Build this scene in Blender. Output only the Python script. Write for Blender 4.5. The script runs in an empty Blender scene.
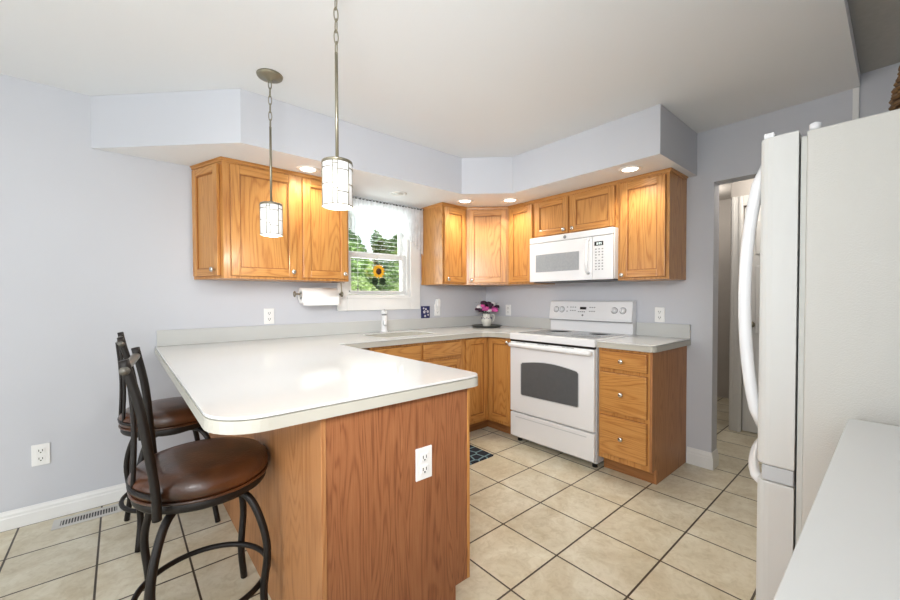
import bpy, bmesh, math, random
from mathutils import Vector, Matrix
random.seed(7)
PI = math.pi
C = bpy.context.scene.collection
sc = bpy.context.scene

# ------------------------------------------------------------------ camera
cd = bpy.data.cameras.new('camera'); cam = bpy.data.objects.new('camera', cd); C.objects.link(cam)
cd.sensor_fit = 'HORIZONTAL'; cd.sensor_width = 36.0; cd.lens = 384.37 * 36 / 900
cd.shift_x = (450 - 444.84) / 900; cd.shift_y = (305.15 - 300) / 900; cd.clip_start = .02; cd.clip_end = 200
R_, U_, B_ = (0.763327, -0.646006, -0.002918), (0.014542, 0.012668, 0.999814), (-0.645849, -0.763227, 0.019064)
cam.matrix_world = Matrix(((R_[0], U_[0], B_[0], -3.1881), (R_[1], U_[1], B_[1], -3.0440), (R_[2], U_[2], B_[2], 1.2238), (0, 0, 0, 1)))
sc.camera = cam

# ------------------------------------------------------------------ world and light
w = bpy.data.worlds.new('world'); sc.world = w; w.use_nodes = True
wn = w.node_tree.nodes; wl = w.node_tree.links
bg = wn['Background']; bg.inputs['Strength'].default_value = 1.5; bg.inputs['Color'].default_value = (.86, .93, 1, 1)
sc.view_settings.view_transform = 'Standard'; sc.view_settings.look = 'None'
sc.view_settings.exposure = 0.15; sc.view_settings.gamma = 1; sc.view_settings.use_curve_mapping = False

def light(name, kind, loc, power, size=.1, sizey=None, rot=(0, 0, 0), col=(1, 1, 1), spot=None, parent=None):
    d = bpy.data.lights.new(name, kind); d.energy = power; d.color = col
    if kind == 'AREA':
        d.shape = 'RECTANGLE'; d.size = size; d.size_y = sizey or size
    elif kind == 'SUN': d.angle = size
    else: d.shadow_soft_size = size
    if kind == 'SPOT': d.spot_size = spot; d.spot_blend = .8
    o = bpy.data.objects.new(name, d); C.objects.link(o)
    o.rotation_euler = rot
    if parent:
        o.parent = parent; o.location = Vector(loc) - parent.location
    else: o.location = loc
    return o
# daylight coming through the patio door on the left and the dining window behind
light('patio_daylight', 'AREA', (-6.10, -2.3, 1.15), 30, 2.0, 2.0, (0, -PI / 2, 0), (.93, .97, 1))
light('dining_daylight', 'AREA', (-4.7, -6.40, 1.35), 42, 2.6, 1.9, (PI / 2, 0, 0), (.95, .98, 1))
light('ceiling_bounce_fill', 'AREA', (-4.4, -2.6, 1.35), 3, .9, .9, (PI, 0, 0), (.96, .98, 1))  # added fill, thrown upward to brighten the ceiling
kf = light('kitchen_bounce_fill', 'SPOT', (-4.1, -3.8, .95), 270, .25, col=(.97, .985, 1), spot=math.radians(88))  # added fill, bounced off the ceiling into the kitchen
kf.data.spot_blend = 1.0; kf.rotation_euler = Vector((.34, .38, .82)).to_track_quat('-Z', 'Y').to_euler()
ff = light('camera_side_fill', 'SPOT', (-3.75, -3.30, 1.78), 235, .30, col=(.97, .985, 1), spot=math.radians(68))  # added frontal fill for the kitchen corner and range wall
ff.data.spot_blend = 1.0; ff.rotation_euler = Vector((.70, .70, -.20)).to_track_quat('-Z', 'Y').to_euler()
light('dining_ceiling_lamp', 'POINT', (-4.7, -2.2, 2.0), 9, .12, col=(1, .96, .90))
light('kitchen_window_daylight', 'AREA', (-1.38, .30, 1.70), 14, .7, .8, (-PI / 2, 0, 0), (.93, .98, 1))
light('far_hall_fill', 'POINT', (1.75, -1.6, 2.2), 8, .1, col=(1, .94, .86))  # added fill without a fixture, brightens the space past the hall
light('hall_fill', 'POINT', (.75, -2.45, 2.2), 11, .1, col=(1, .94, .86))  # added fill without a fixture, brightens the hall
sun = light('sun', 'SUN', (0, 0, 20), 2.6, .02, rot=(math.radians(40), 0, math.radians(25)), col=(1, .97, .9))

# ------------------------------------------------------------------ materials
def srgb(r, g, b):
    f = lambda c: (c / 255 / 12.92) if c / 255 <= .04045 else ((c / 255 + .055) / 1.055) ** 2.4
    return (f(r), f(g), f(b), 1)
def mat(name, col, rough=.5, metal=0, spec=.5, noise=None, bump=0, bscale=200, emit=0, coat=0):
    m = bpy.data.materials.new(name); m.use_nodes = True
    n = m.node_tree.nodes; l = m.node_tree.links; p = n['Principled BSDF']
    p.inputs['Base Color'].default_value = col; p.inputs['Roughness'].default_value = rough
    p.inputs['Metallic'].default_value = metal; p.inputs['Specular IOR Level'].default_value = spec
    if coat: p.inputs['Coat Weight'].default_value = coat; p.inputs['Coat Roughness'].default_value = .15
    if emit:
        p.inputs['Emission Color'].default_value = col; p.inputs['Emission Strength'].default_value = emit
    tc = n.new('ShaderNodeTexCoord')
    nz = n.new('ShaderNodeTexNoise'); nz.inputs['Scale'].default_value = noise[0] if noise else 6
    nz.inputs['Detail'].default_value = 4
    l.new(tc.outputs['Object'], nz.inputs['Vector'])
    a = noise[1] if noise else .03
    r = n.new('ShaderNodeValToRGB'); r.color_ramp.elements[0].position = .3; r.color_ramp.elements[1].position = .7
    r.color_ramp.elements[0].color = (col[0] * (1 - a), col[1] * (1 - a), col[2] * (1 - a), 1)
    r.color_ramp.elements[1].color = (min(1, col[0] * (1 + a)), min(1, col[1] * (1 + a)), min(1, col[2] * (1 + a)), 1)
    l.new(nz.outputs['Fac'], r.inputs['Fac']); l.new(r.outputs['Color'], p.inputs['Base Color'])
    if bump:
        b2 = n.new('ShaderNodeTexNoise'); b2.inputs['Scale'].default_value = bscale; b2.inputs['Detail'].default_value = 3
        l.new(tc.outputs['Object'], b2.inputs['Vector'])
        bp = n.new('ShaderNodeBump'); bp.inputs['Strength'].default_value = bump; bp.inputs['Distance'].default_value = .004
        l.new(b2.outputs['Fac'], bp.inputs['Height']); l.new(bp.outputs['Normal'], p.inputs['Normal'])
    return m
def wood(name, dark, mid, light_, horiz=False, rough=.38, scale=1.0, coat=.22):
    m = bpy.data.materials.new(name); m.use_nodes = True
    n = m.node_tree.nodes; l = m.node_tree.links; p = n['Principled BSDF']
    p.inputs['Roughness'].default_value = rough
    p.inputs['Coat Weight'].default_value = coat; p.inputs['Coat Roughness'].default_value = .18
    tc = n.new('ShaderNodeTexCoord')
    rot = n.new('ShaderNodeMapping'); rot.inputs['Rotation'].default_value = (0, 0, math.radians(50))
    l.new(tc.outputs['Object'], rot.inputs['Vector'])
    mp = n.new('ShaderNodeMapping')
    mp.inputs['Scale'].default_value = (.55, .55, 5.5) if horiz else (5.5, 5.5, .55)
    l.new(rot.outputs['Vector'], mp.inputs['Vector'])
    big = n.new('ShaderNodeTexNoise'); big.inputs['Scale'].default_value = 1.1 * scale; big.inputs['Detail'].default_value = 1.5
    big.inputs['Distortion'].default_value = .6
    l.new(mp.outputs['Vector'], big.inputs['Vector'])
    mul = n.new('ShaderNodeMath'); mul.operation = 'MULTIPLY'; mul.inputs[1].default_value = 62
    l.new(big.outputs['Fac'], mul.inputs[0])
    sn = n.new('ShaderNodeMath'); sn.operation = 'SINE'; l.new(mul.outputs[0], sn.inputs[0])
    fine = n.new('ShaderNodeTexNoise'); fine.inputs['Scale'].default_value = 34; fine.inputs['Detail'].default_value = 5
    fine.inputs['Roughness'].default_value = .65
    mp2 = n.new('ShaderNodeMapping'); mp2.inputs['Scale'].default_value = (.22, .22, 7) if horiz else (7, 7, .22)
    l.new(rot.outputs['Vector'], mp2.inputs['Vector']); l.new(mp2.outputs['Vector'], fine.inputs['Vector'])
    ma = n.new('ShaderNodeMath'); ma.operation = 'MULTIPLY_ADD'; ma.inputs[1].default_value = -.20; ma.inputs[2].default_value = .56
    ab = n.new('ShaderNodeMath'); ab.operation = 'ABSOLUTE'; l.new(sn.outputs[0], ab.inputs[0])
    pw = n.new('ShaderNodeMath'); pw.operation = 'POWER'; pw.inputs[1].default_value = 5; l.new(ab.outputs[0], pw.inputs[0])
    l.new(pw.outputs[0], ma.inputs[0])
    mb = n.new('ShaderNodeMath'); mb.operation = 'MULTIPLY_ADD'; mb.inputs[1].default_value = .8; mb.inputs[2].default_value = -.4
    l.new(fine.outputs['Fac'], mb.inputs[0])
    ad = n.new('ShaderNodeMath'); ad.operation = 'ADD'; l.new(ma.outputs[0], ad.inputs[0]); l.new(mb.outputs[0], ad.inputs[1])
    r = n.new('ShaderNodeValToRGB'); e = r.color_ramp.elements
    e[0].position = .22; e[0].color = dark; e[1].position = .78; e[1].color = light_
    k = e.new(.48); k.color = mid
    l.new(ad.outputs[0], r.inputs['Fac']); l.new(r.outputs['Color'], p.inputs['Base Color'])
    bp = n.new('ShaderNodeBump'); bp.inputs['Strength'].default_value = .12; bp.inputs['Distance'].default_value = .002
    l.new(ad.outputs[0], bp.inputs['Height']); l.new(bp.outputs['Normal'], p.inputs['Normal'])
    return m
M = {}
M['wall'] = mat('wall_paint', srgb(203, 205, 211), .8, noise=(1.5, .015), bump=.05, bscale=120)
M['ceiling'] = mat('ceiling_paint', srgb(232, 234, 236), .9, noise=(1.2, .01), bump=.04, bscale=90)
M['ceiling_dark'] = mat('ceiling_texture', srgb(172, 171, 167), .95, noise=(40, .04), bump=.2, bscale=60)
M['trim'] = mat('trim_paint', srgb(236, 236, 234), .4)
M['oakv'] = wood('oak_vertical', srgb(158, 98, 44), srgb(192, 134, 70), srgb(208, 155, 88))
M['oakh'] = wood('oak_horizontal', srgb(158, 98, 44), srgb(192, 134, 70), srgb(208, 155, 88), horiz=True)
M['panel'] = wood('oak_laminate', srgb(116, 66, 38), srgb(150, 94, 58), srgb(170, 114, 74), rough=.5, scale=1.9, coat=.05)
M['oakshade'] = wood('oak_reveal_shade', srgb(132, 80, 34), srgb(154, 98, 46), srgb(168, 112, 56), rough=.5, coat=.1)  # darker oak that paints shadow lines round doors, drawers and panels
M['side'] = wood('oak_side_veneer', srgb(146, 92, 50), srgb(172, 118, 72), srgb(184, 132, 86), rough=.5, coat=.05)
M['kick'] = wood('oak_toe_kick', srgb(120, 78, 40), srgb(150, 100, 55), srgb(165, 115, 68), horiz=True, rough=.5, coat=0)
M['counter'] = mat('white_solid_surface', srgb(214, 214, 212), .10, noise=(5, .004), spec=.5)
M['counter_edge'] = mat('cream_solid_surface', srgb(188, 185, 174), .3, noise=(5, .01))
M['bsplash'] = mat('grey_solid_surface', srgb(200, 201, 198), .3, noise=(5, .01))
M['white'] = mat('white_enamel', srgb(232, 233, 235), .22, noise=(3, .005))
M['white_tex'] = mat('white_textured_steel', srgb(206, 204, 198), .42, noise=(3, .01), bump=.25, bscale=330)
M['white_dark'] = mat('grey_white_plastic', srgb(196, 199, 202), .4)
M['fridge'] = mat('white_fridge_enamel', srgb(212, 212, 209), .5, noise=(3, .005))
M['gasket'] = mat('grey_gasket', srgb(203, 203, 198), .6)
M['grey'] = mat('mid_grey_plastic', srgb(130, 132, 134), .5)
M['black'] = mat('black_plastic', srgb(18, 18, 20), .35)
M['glassdark'] = mat('smoked_oven_glass', srgb(92, 94, 96), .12, noise=(40, .04))
M['mwglass'] = mat('grey_mesh_glass', srgb(158, 162, 166), .25, noise=(60, .05))
M['cooktop'] = mat('grey_ceramic_glass', srgb(120, 124, 128), .16, noise=(8, .02), spec=.35)
M['ring'] = mat('burner_marking', srgb(140, 143, 146), .2)
M['nickel'] = mat('brushed_nickel', srgb(212, 208, 200), .25, metal=1)
M['bronze'] = mat('antique_bronze', srgb(142, 136, 118), .38, metal=.75)
M['darkmetal'] = mat('dark_bronze_steel', srgb(26, 21, 18), .45, metal=.3, noise=(20, .2))
M['silver'] = mat('brushed_silver_plate', srgb(112, 109, 102), .45, metal=.8)
M['leather'] = mat('brown_leather', srgb(74, 44, 25), .30, noise=(5.5, .6), bump=.25, bscale=130, coat=.25)
def leather():
    m = M['leather']; n = m.node_tree.nodes
    r = [k for k in n if k.bl_idname == 'ShaderNodeValToRGB'][0]
    r.color_ramp.elements[0].position = .38; r.color_ramp.elements[1].position = .68
    r.color_ramp.elements[0].color = srgb(30, 18, 12); r.color_ramp.elements[1].color = srgb(92, 52, 26)
leather()
M['paper'] = mat('white_paper', srgb(240, 240, 238), .9, bump=.2, bscale=150)
M['outlet'] = mat('white_outlet_plastic', srgb(240, 240, 238), .35)
M['slot'] = mat('dark_slot', srgb(50, 48, 46), .7)
M['ivent'] = mat('beige_enamel_metal', srgb(205, 203, 198), .4)
M['ceramic'] = mat('cream_ceramic', srgb(226, 224, 214), .18)
M['traymat'] = mat('dark_green_tray', srgb(62, 66, 60), .3)
M['pink'] = mat('pink_petal', srgb(206, 88, 160), .7, noise=(50, .25))
M['plum'] = mat('dark_plum_petal', srgb(58, 26, 52), .7, noise=(50, .3))
M['petalwhite'] = mat('white_petal', srgb(226, 222, 226), .7, noise=(50, .06))
M['leaf'] = mat('dark_green_leaf', srgb(40, 62, 36), .6, noise=(40, .2))
M['navy'] = mat('navy_print', srgb(38, 42, 92), .35, noise=(60, .5))
M['hallwall'] = mat('hall_wall_paint', srgb(188, 182, 176), .85)
M['doorwhite'] = mat('painted_door', srgb(222, 220, 216), .45)
M['basket'] = wood('brown_wicker', srgb(34, 20, 10), srgb(88, 60, 28), srgb(150, 114, 58), horiz=True, rough=.6, scale=6, coat=0)
M['sunpetal'] = mat('yellow_glass_petal', srgb(238, 178, 30), .4, noise=(80, .15))
M['suncore'] = mat('brown_flower_centre', srgb(70, 36, 14), .6, noise=(120, .3))
M['bark'] = mat('tree_bark', srgb(88, 72, 56), .9, noise=(20, .3))
M['lawn'] = mat('lawn_grass', srgb(120, 150, 70), .95, noise=(3, .2), bump=.5, bscale=50)
def leafmat(name, c):
    m = mat(name, c, .6, noise=(2.5, .35)); return m
M['tree1'] = leafmat('spruce_leaves', srgb(122, 152, 96))
M['tree2'] = leafmat('bush_leaves', srgb(156, 184, 110))
M['tree3'] = leafmat('pale_leaves', srgb(190, 208, 140))

def glass():
    m = bpy.data.materials.new('window_pane_glass'); m.use_nodes = True
    n = m.node_tree.nodes; l = m.node_tree.links; n.clear()
    o = n.new('ShaderNodeOutputMaterial'); mx = n.new('ShaderNodeMixShader'); t = n.new('ShaderNodeBsdfTransparent')
    g = n.new('ShaderNodeBsdfGlossy'); g.inputs['Roughness'].default_value = .02
    f = n.new('ShaderNodeFresnel'); f.inputs['IOR'].default_value = 1.45
    t.inputs['Color'].default_value = (.97, .99, .98, 1)
    l.new(f.outputs[0], mx.inputs[0]); l.new(t.outputs[0], mx.inputs[1]); l.new(g.outputs[0], mx.inputs[2]); l.new(mx.outputs[0], o.inputs[0])
    return m
M['glass'] = glass()
def sheer():
    m = bpy.data.materials.new('white_sheer_fabric'); m.use_nodes = True
    n = m.node_tree.nodes; l = m.node_tree.links; n.clear()
    o = n.new('ShaderNodeOutputMaterial'); mx = n.new('ShaderNodeMixShader'); t = n.new('ShaderNodeBsdfTransparent')
    ad = n.new('ShaderNodeMixShader'); d = n.new('ShaderNodeBsdfDiffuse'); tr = n.new('ShaderNodeBsdfTranslucent')
    d.inputs['Color'].default_value = (.9, .91, .93, 1); tr.inputs['Color'].default_value = (.92, .93, .96, 1)
    tc = n.new('ShaderNodeTexCoord'); nz = n.new('ShaderNodeTexNoise'); nz.inputs['Scale'].default_value = 14
    l.new(tc.outputs['Object'], nz.inputs['Vector'])
    mr = n.new('ShaderNodeMapRange'); mr.inputs['To Min'].default_value = .45; mr.inputs['To Max'].default_value = .85
    l.new(nz.outputs['Fac'], mr.inputs['Value'])
    ad.inputs[0].default_value = .5; l.new(d.outputs[0], ad.inputs[1]); l.new(tr.outputs[0], ad.inputs[2])
    l.new(mr.outputs[0], mx.inputs[0]); l.new(t.outputs[0], mx.inputs[1]); l.new(ad.outputs[0], mx.inputs[2]); l.new(mx.outputs[0], o.inputs[0])
    return m
M['sheer'] = sheer()
def emitter(name, col, s):
    m = bpy.data.materials.new(name); m.use_nodes = True
    p = m.node_tree.nodes['Principled BSDF']; p.inputs['Base Color'].default_value = (.8, .8, .8, 1)
    p.inputs['Emission Color'].default_value = col; p.inputs['Emission Strength'].default_value = s
    return m
M['lens'] = emitter('lit_lens', (1, .95, .85, 1), 6)
M['shade'] = emitter('lit_opal_glass', (1, .99, .97, 1), .28)
M['bulb'] = emitter('lit_opal_diffuser', (1, .98, .95, 1), 1.6)
M['digits'] = emitter('display_digits', (.75, .95, .9, 1), 1.2)

def floor_mat():
    m = bpy.data.materials.new('ceramic_floor_tile'); m.use_nodes = True
    n = m.node_tree.nodes; l = m.node_tree.links; p = n['Principled BSDF']
    tc = n.new('ShaderNodeTexCoord'); mp = n.new('ShaderNodeMapping')
    S = .3326
    mp.inputs['Location'].default_value = (1.622 + 20 * S, 2.342 + 20 * S, 0)
    l.new(tc.outputs['Object'], mp.inputs['Vector'])
    br = n.new('ShaderNodeTexBrick'); br.offset = 0; br.squash = 1; br.offset_frequency = 1
    br.inputs['Scale'].default_value = 1; br.inputs['Mortar Size'].default_value = .0044; br.inputs['Mortar Smooth'].default_value = .1
    br.inputs['Brick Width'].default_value = S; br.inputs['Row Height'].default_value = S
    br.inputs['Color1'].default_value = (.0, .0, .0, 1); br.inputs['Color2'].default_value = (1, 1, 1, 1)
    l.new(mp.outputs['Vector'], br.inputs['Vector'])
    def noise(sc_, det, dist=0, rough=.5):
        z = n.new('ShaderNodeTexNoise'); z.inputs['Scale'].default_value = sc_; z.inputs['Detail'].default_value = det
        z.inputs['Distortion'].default_value = dist; z.inputs['Roughness'].default_value = rough
        l.new(tc.outputs['Object'], z.inputs['Vector']); return z
    a = noise(4.2, 6, .8, .62); b = noise(22, 5, 1.2, .7)
    r = n.new('ShaderNodeValToRGB'); e = r.color_ramp.elements
    e[0].position = .32; e[0].color = srgb(206, 194, 166); e[1].position = .66; e[1].color = srgb(230, 224, 204)
    l.new(a.outputs['Fac'], r.inputs['Fac'])
    r2 = n.new('ShaderNodeValToRGB'); e = r2.color_ramp.elements
    e[0].position = .30; e[0].color = (.80, .77, .70, 1); e[1].position = .55; e[1].color = (1, 1, 1, 1)
    l.new(b.outputs['Fac'], r2.inputs['Fac'])
    mx = n.new('ShaderNodeMix'); mx.data_type = 'RGBA'; mx.blend_type = 'MULTIPLY'; mx.inputs['Factor'].default_value = .75
    l.new(r.outputs['Color'], mx.inputs['A']); l.new(r2.outputs['Color'], mx.inputs['B'])
    tn = n.new('ShaderNodeMapRange'); tn.inputs['To Min'].default_value = .93; tn.inputs['To Max'].default_value = 1.03
    l.new(br.outputs['Color'], tn.inputs['Value'])
    m2 = n.new('ShaderNodeVectorMath'); m2.operation = 'SCALE'
    l.new(mx.outputs['Result'], m2.inputs[0]); l.new(tn.outputs[0], m2.inputs['Scale'])
    gm = n.new('ShaderNodeMix'); gm.data_type = 'RGBA'; gm.inputs['B'].default_value = srgb(66, 54, 38)
    l.new(br.outputs['Fac'], gm.inputs['Factor']); l.new(m2.outputs[0], gm.inputs['A'])
    l.new(gm.outputs['Result'], p.inputs['Base Color'])
    p.inputs['Roughness'].default_value = .38
    bp = n.new('ShaderNodeBump'); bp.inputs['Strength'].default_value = .5; bp.inputs['Distance'].default_value = .003; bp.invert = True
    l.new(br.outputs['Fac'], bp.inputs['Height'])
    bp2 = n.new('ShaderNodeBump'); bp2.inputs['Strength'].default_value = .15; bp2.inputs['Distance'].default_value = .003
    l.new(b.outputs['Fac'], bp2.inputs['Height']); l.new(bp.outputs['Normal'], bp2.inputs['Normal'])
    l.new(bp2.outputs['Normal'], p.inputs['Normal'])
    return m
M['floor'] = floor_mat()
def rug_mat():
    m = bpy.data.materials.new('navy_patterned_weave'); m.use_nodes = True
    n = m.node_tree.nodes; l = m.node_tree.links; p = n['Principled BSDF']; p.inputs['Roughness'].default_value = .95
    tc = n.new('ShaderNodeTexCoord'); v = n.new('ShaderNodeTexVoronoi'); v.feature = 'DISTANCE_TO_EDGE'; v.inputs['Scale'].default_value = 11
    v.inputs['Randomness'].default_value = .35
    l.new(tc.outputs['Object'], v.inputs['Vector'])
    r = n.new('ShaderNodeValToRGB'); e = r.color_ramp.elements
    e[0].position = .04; e[0].color = srgb(120, 150, 160); e[1].position = .09; e[1].color = srgb(28, 36, 50)
    l.new(v.outputs['Distance'], r.inputs['Fac']); l.new(r.outputs['Color'], p.inputs['Base Color'])
    return m
M['rug'] = rug_mat()

# ------------------------------------------------------------------ geometry helpers
class MB:
    def __init__(s): s.bm = bmesh.new(); s.mi = 0
    def _new(s, verts, faces, M4=None, smooth=False):
        vs = [s.bm.verts.new((M4 @ Vector(v)) if M4 else v) for v in verts]
        out = []
        for f in faces:
            try: fc = s.bm.faces.new([vs[i] for i in f])
            except ValueError: continue
            fc.smooth = smooth; fc.material_index = s.mi; out.append(fc)
        return vs, out
    def box(s, x0, x1, y0, y1, z0, z1, bev=0, M4=None, seg=2):
        v = [(x0, y0, z0), (x1, y0, z0), (x1, y1, z0), (x0, y1, z0), (x0, y0, z1), (x1, y0, z1), (x1, y1, z1), (x0, y1, z1)]
        f = [(0, 3, 2, 1), (4, 5, 6, 7), (0, 1, 5, 4), (1, 2, 6, 5), (2, 3, 7, 6), (3, 0, 4, 7)]
        vs, fs = s._new(v, f, M4)
        if bev:
            es = list({e for fc in fs for e in fc.edges})
            r = bmesh.ops.bevel(s.bm, geom=es, offset=bev, segments=seg, affect='EDGES', profile=.5, clamp_overlap=True)
            for fc in r['faces']: fc.material_index = s.mi
        return s
    def prism(s, poly, z0, z1, bev=0, bot=0, M4=None, seg=3):
        n = len(poly)
        # layers for a softened top and bottom edge
        A = sum(poly[i][0] * poly[(i + 1) % n][1] - poly[(i + 1) % n][0] * poly[i][1] for i in range(n))
        if A < 0: poly = poly[::-1]
        def inset(d):
            out = []
            for i in range(n):
                p0, p1, p2 = Vector(poly[i - 1][:2]), Vector(poly[i][:2]), Vector(poly[(i + 1) % n][:2])
                a = (p1 - p0).normalized(); b = (p2 - p1).normalized()
                n1 = Vector((-a.y, a.x)); n2 = Vector((-b.y, b.x)); k = 1 + n1.dot(n2)
                q = p1 + (n1 + n2) * (d / max(k, .2)); out.append((q.x, q.y))
            return out
        layers = []
        if bot:
            for i in range(seg): t = i / seg * PI / 2; layers.append((inset(bot * (1 - math.sin(t))), z0 + bot * (1 - math.cos(t))))
        layers.append((inset(0), z0 + bot)); layers.append((inset(0), z1 - bev))
        if bev:
            for i in range(1, seg + 1): t = i / seg * PI / 2; layers.append((inset(bev * (1 - math.cos(t))), z1 - bev * (1 - math.sin(t))))
        V = [(x, y, z) for pl, z in layers for x, y in pl]; F = []
        for k in range(len(layers) - 1):
            for i in range(n):
                j = (i + 1) % n; F.append((k * n + i, k * n + j, (k + 1) * n + j, (k + 1) * n + i))
        F.append(tuple(range(n - 1, -1, -1))); o = (len(layers) - 1) * n; F.append(tuple(range(o, o + n)))
        s._new(V, F, M4); return s
    def lathe(s, prof, c=(0, 0, 0), seg=32, M4=None, smooth=True, sx=1, sy=1):
        V = []; F = []; n = len(prof)
        for i in range(seg):
            a = 2 * PI * i / seg
            for r, z in prof: V.append((c[0] + r * math.cos(a) * sx, c[1] + r * math.sin(a) * sy, c[2] + z))
        for i in range(seg):
            j = (i + 1) % seg
            for k in range(n - 1): F.append((i * n + k, j * n + k, j * n + k + 1, i * n + k + 1))
        if prof[0][0] > 1e-6: F.append(tuple(i * n for i in range(seg))[::-1])
        if prof[-1][0] > 1e-6: F.append(tuple(i * n + n - 1 for i in range(seg)))
        vs, fs = s._new(V, F, M4, smooth)
        bmesh.ops.remove_doubles(s.bm, verts=vs, dist=1e-6)
        return s
    def tube(s, pts, r, seg=10, closed=False, smooth=True, flat=None):
        pts = [Vector(p) for p in pts]; n = len(pts); V = []; F = []; prev = None
        for i, p in enumerate(pts):
            if closed: t = (pts[(i + 1) % n] - pts[i - 1])
            else: t = pts[min(i + 1, n - 1)] - pts[max(i - 1, 0)]
            t.normalize()
            if prev is None:
                up = Vector((0, 0, 1)) if abs(t.z) < .9 else Vector((1, 0, 0))
                a = t.cross(up).normalized()
            else:
                a = (prev - t * prev.dot(t)).normalized()
            prev = a; b = t.cross(a)
            rr = r[i] if isinstance(r, (list, tuple)) else r
            for k in range(seg):
                q = 2 * PI * k / seg
                V.append(p + a * math.cos(q) * rr * (flat[0] if flat else 1) + b * math.sin(q) * rr * (flat[1] if flat else 1))
        m = n if closed else n - 1
        for i in range(m):
            j = (i + 1) % n
            for k in range(seg):
                k2 = (k + 1) % seg; F.append((i * seg + k, i * seg + k2, j * seg + k2, j * seg + k))
        if not closed:
            F.append(tuple(range(seg))[::-1]); F.append(tuple(range((n - 1) * seg, n * seg)))
        s._new(V, F, None, smooth); return s
    def cyl(s, p0, p1, r, seg=20): return s.tube([p0, p1], r, seg)
    def ball(s, c, r, seg=12, sx=1, sy=1, sz=1):
        prof = [(r * math.sin(PI * i / 8) + (0 if 0 < i < 8 else 0), -r * math.cos(PI * i / 8) * sz) for i in range(9)]
        prof[0] = (0, -r * sz); prof[-1] = (0, r * sz)
        return s.lathe(prof, c, seg, sx=sx, sy=sy)
    def build(s, name, m, parent=None, origin=None):
        me = bpy.data.meshes.new(name)
        base = Vector((0, 0, 0))
        if parent is not None:
            q = parent
            while q is not None: base += q.location; q = q.parent
        elif origin is not None: base = Vector(origin)
        if base.length > 0: bmesh.ops.translate(s.bm, verts=s.bm.verts, vec=-base)
        bmesh.ops.recalc_face_normals(s.bm, faces=s.bm.faces)
        s.bm.to_mesh(me); s.bm.free()
        for x in (m if isinstance(m, list) else [m]): me.materials.append(M[x])
        o = bpy.data.objects.new(name, me); C.objects.link(o)
        if parent is not None: o.parent = parent
        elif origin is not None: o.location = origin
        return o
def smooth_all(o):
    for p in o.data.polygons: p.use_smooth = True
def thing(name, label, cat, loc, group=None):
    o = bpy.data.objects.new(name, None); C.objects.link(o); o.location = loc; o.empty_display_size = .1
    o['label'] = label; o['category'] = cat
    if group: o['group'] = group
    return o
def tag(o, label, cat, group=None):
    o['label'] = label; o['category'] = cat
    if group: o['group'] = group
    return o
def struct(o): o['kind'] = 'structure'; return o
def copy_thing(o, parent=None):
    c = o.copy(); C.objects.link(c)
    if parent: c.parent = parent
    for ch in list(o.children): copy_thing(ch, c)
    return c
def face_mat(O, U, N):
    """frame whose x runs along U, y points OUT of the face (N), z up, origin O"""
    U = Vector(U).normalized(); N = Vector(N).normalized()
    return Matrix(((U.x, N.x, 0, O[0]), (U.y, N.y, 0, O[1]), (0, 0, 1, O[2]), (0, 0, 0, 1)))
def arc(cx, cy, r, a0, a1, n=8):
    return [(cx + r * math.cos(a0 + (a1 - a0) * i / n), cy + r * math.sin(a0 + (a1 - a0) * i / n)) for i in range(n + 1)]
def box_obj(name, m, b, bev=0, parent=None): return MB().box(*b, bev=bev).build(name, m, parent)

# ------------------------------------------------------------------ the room
HC = 2.40; ZS = 2.098
W0, W1, WB, WT = -1.715, -1.055, 1.235, 2.085      # window opening in the back wall
struct(MB().box(-6.2, 3.2, -6.5, .15, -.12, 0).build('floor', 'floor'))
m = MB(); m.box(-6.35, W0, 0, .15, 0, HC); m.box(W1, .12, 0, .15, 0, HC); m.box(W0, W1, 0, .15, 0, WB); m.box(W0, W1, 0, .15, WT, HC)
struct(m.build('wall_back', 'wall'))
m = MB(); m.box(0, .12, -2.198, -.001, 0, HC); m.box(0, .12, -2.85, -2.198, 2.03, HC); m.box(0, .12, -3.62, -2.85, 0, 2.47)
struct(m.build('wall_right', 'wall'))
m = MB(); m.box(-3.0, .12, -3.74, -3.62, 0, 2.47); struct(m.build('wall_front', 'wall'))
m = MB(); m.box(-6.35, -6.2, -6.5, -3.35, 0, HC); m.box(-6.35, -6.2, -1.25, 0, 0, HC); m.box(-6.35, -6.2, -3.35, -1.25, 2.15, HC)
struct(m.build('wall_left', 'wall'))
m = MB(); m.box(-6.2, -6.0, -6.65, -6.5, 0, HC); m.box(-3.4, -3.0, -6.65, -6.5, 0, HC); m.box(-6.0, -3.4, -6.65, -6.5, 0, .4); m.box(-6.0, -3.4, -6.65, -6.5, 2.3, HC)
m.box(-3.0, -2.88, -6.5, -3.74, 0, HC)
struct(m.build('wall_dining', 'wall'))
m = MB(); m.box(-6.35, .12, -2.888, .15, HC, HC + .1); m.box(-6.35, -3.1, -6.65, -2.888, HC, HC + .1); m.box(-3.1, -2.88, -6.65, -3.62, HC, HC + .1)
struct(m.build('ceiling', 'ceiling'))
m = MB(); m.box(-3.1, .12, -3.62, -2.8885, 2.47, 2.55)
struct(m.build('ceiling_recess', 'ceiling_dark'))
soff = [(-.001, -.001), (-3.30, -.001), (-2.655, -.646), (-.975, -.652), (-.664, -.945), (-.66, -2.092), (-.001, -2.092)]
struct(MB().prism(soff, ZS, HC - .001).build('ceiling_soffit', ['wall', 'ceiling']))
so = bpy.data.objects['ceiling_soffit']
for p in so.data.polygons:
    if abs(p.normal.z) > .9: p.material_index = 1
# outside ground
struct(MB().box(-14, 24, .151, 40, -.5, -.02).build('ground', 'lawn'))

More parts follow.
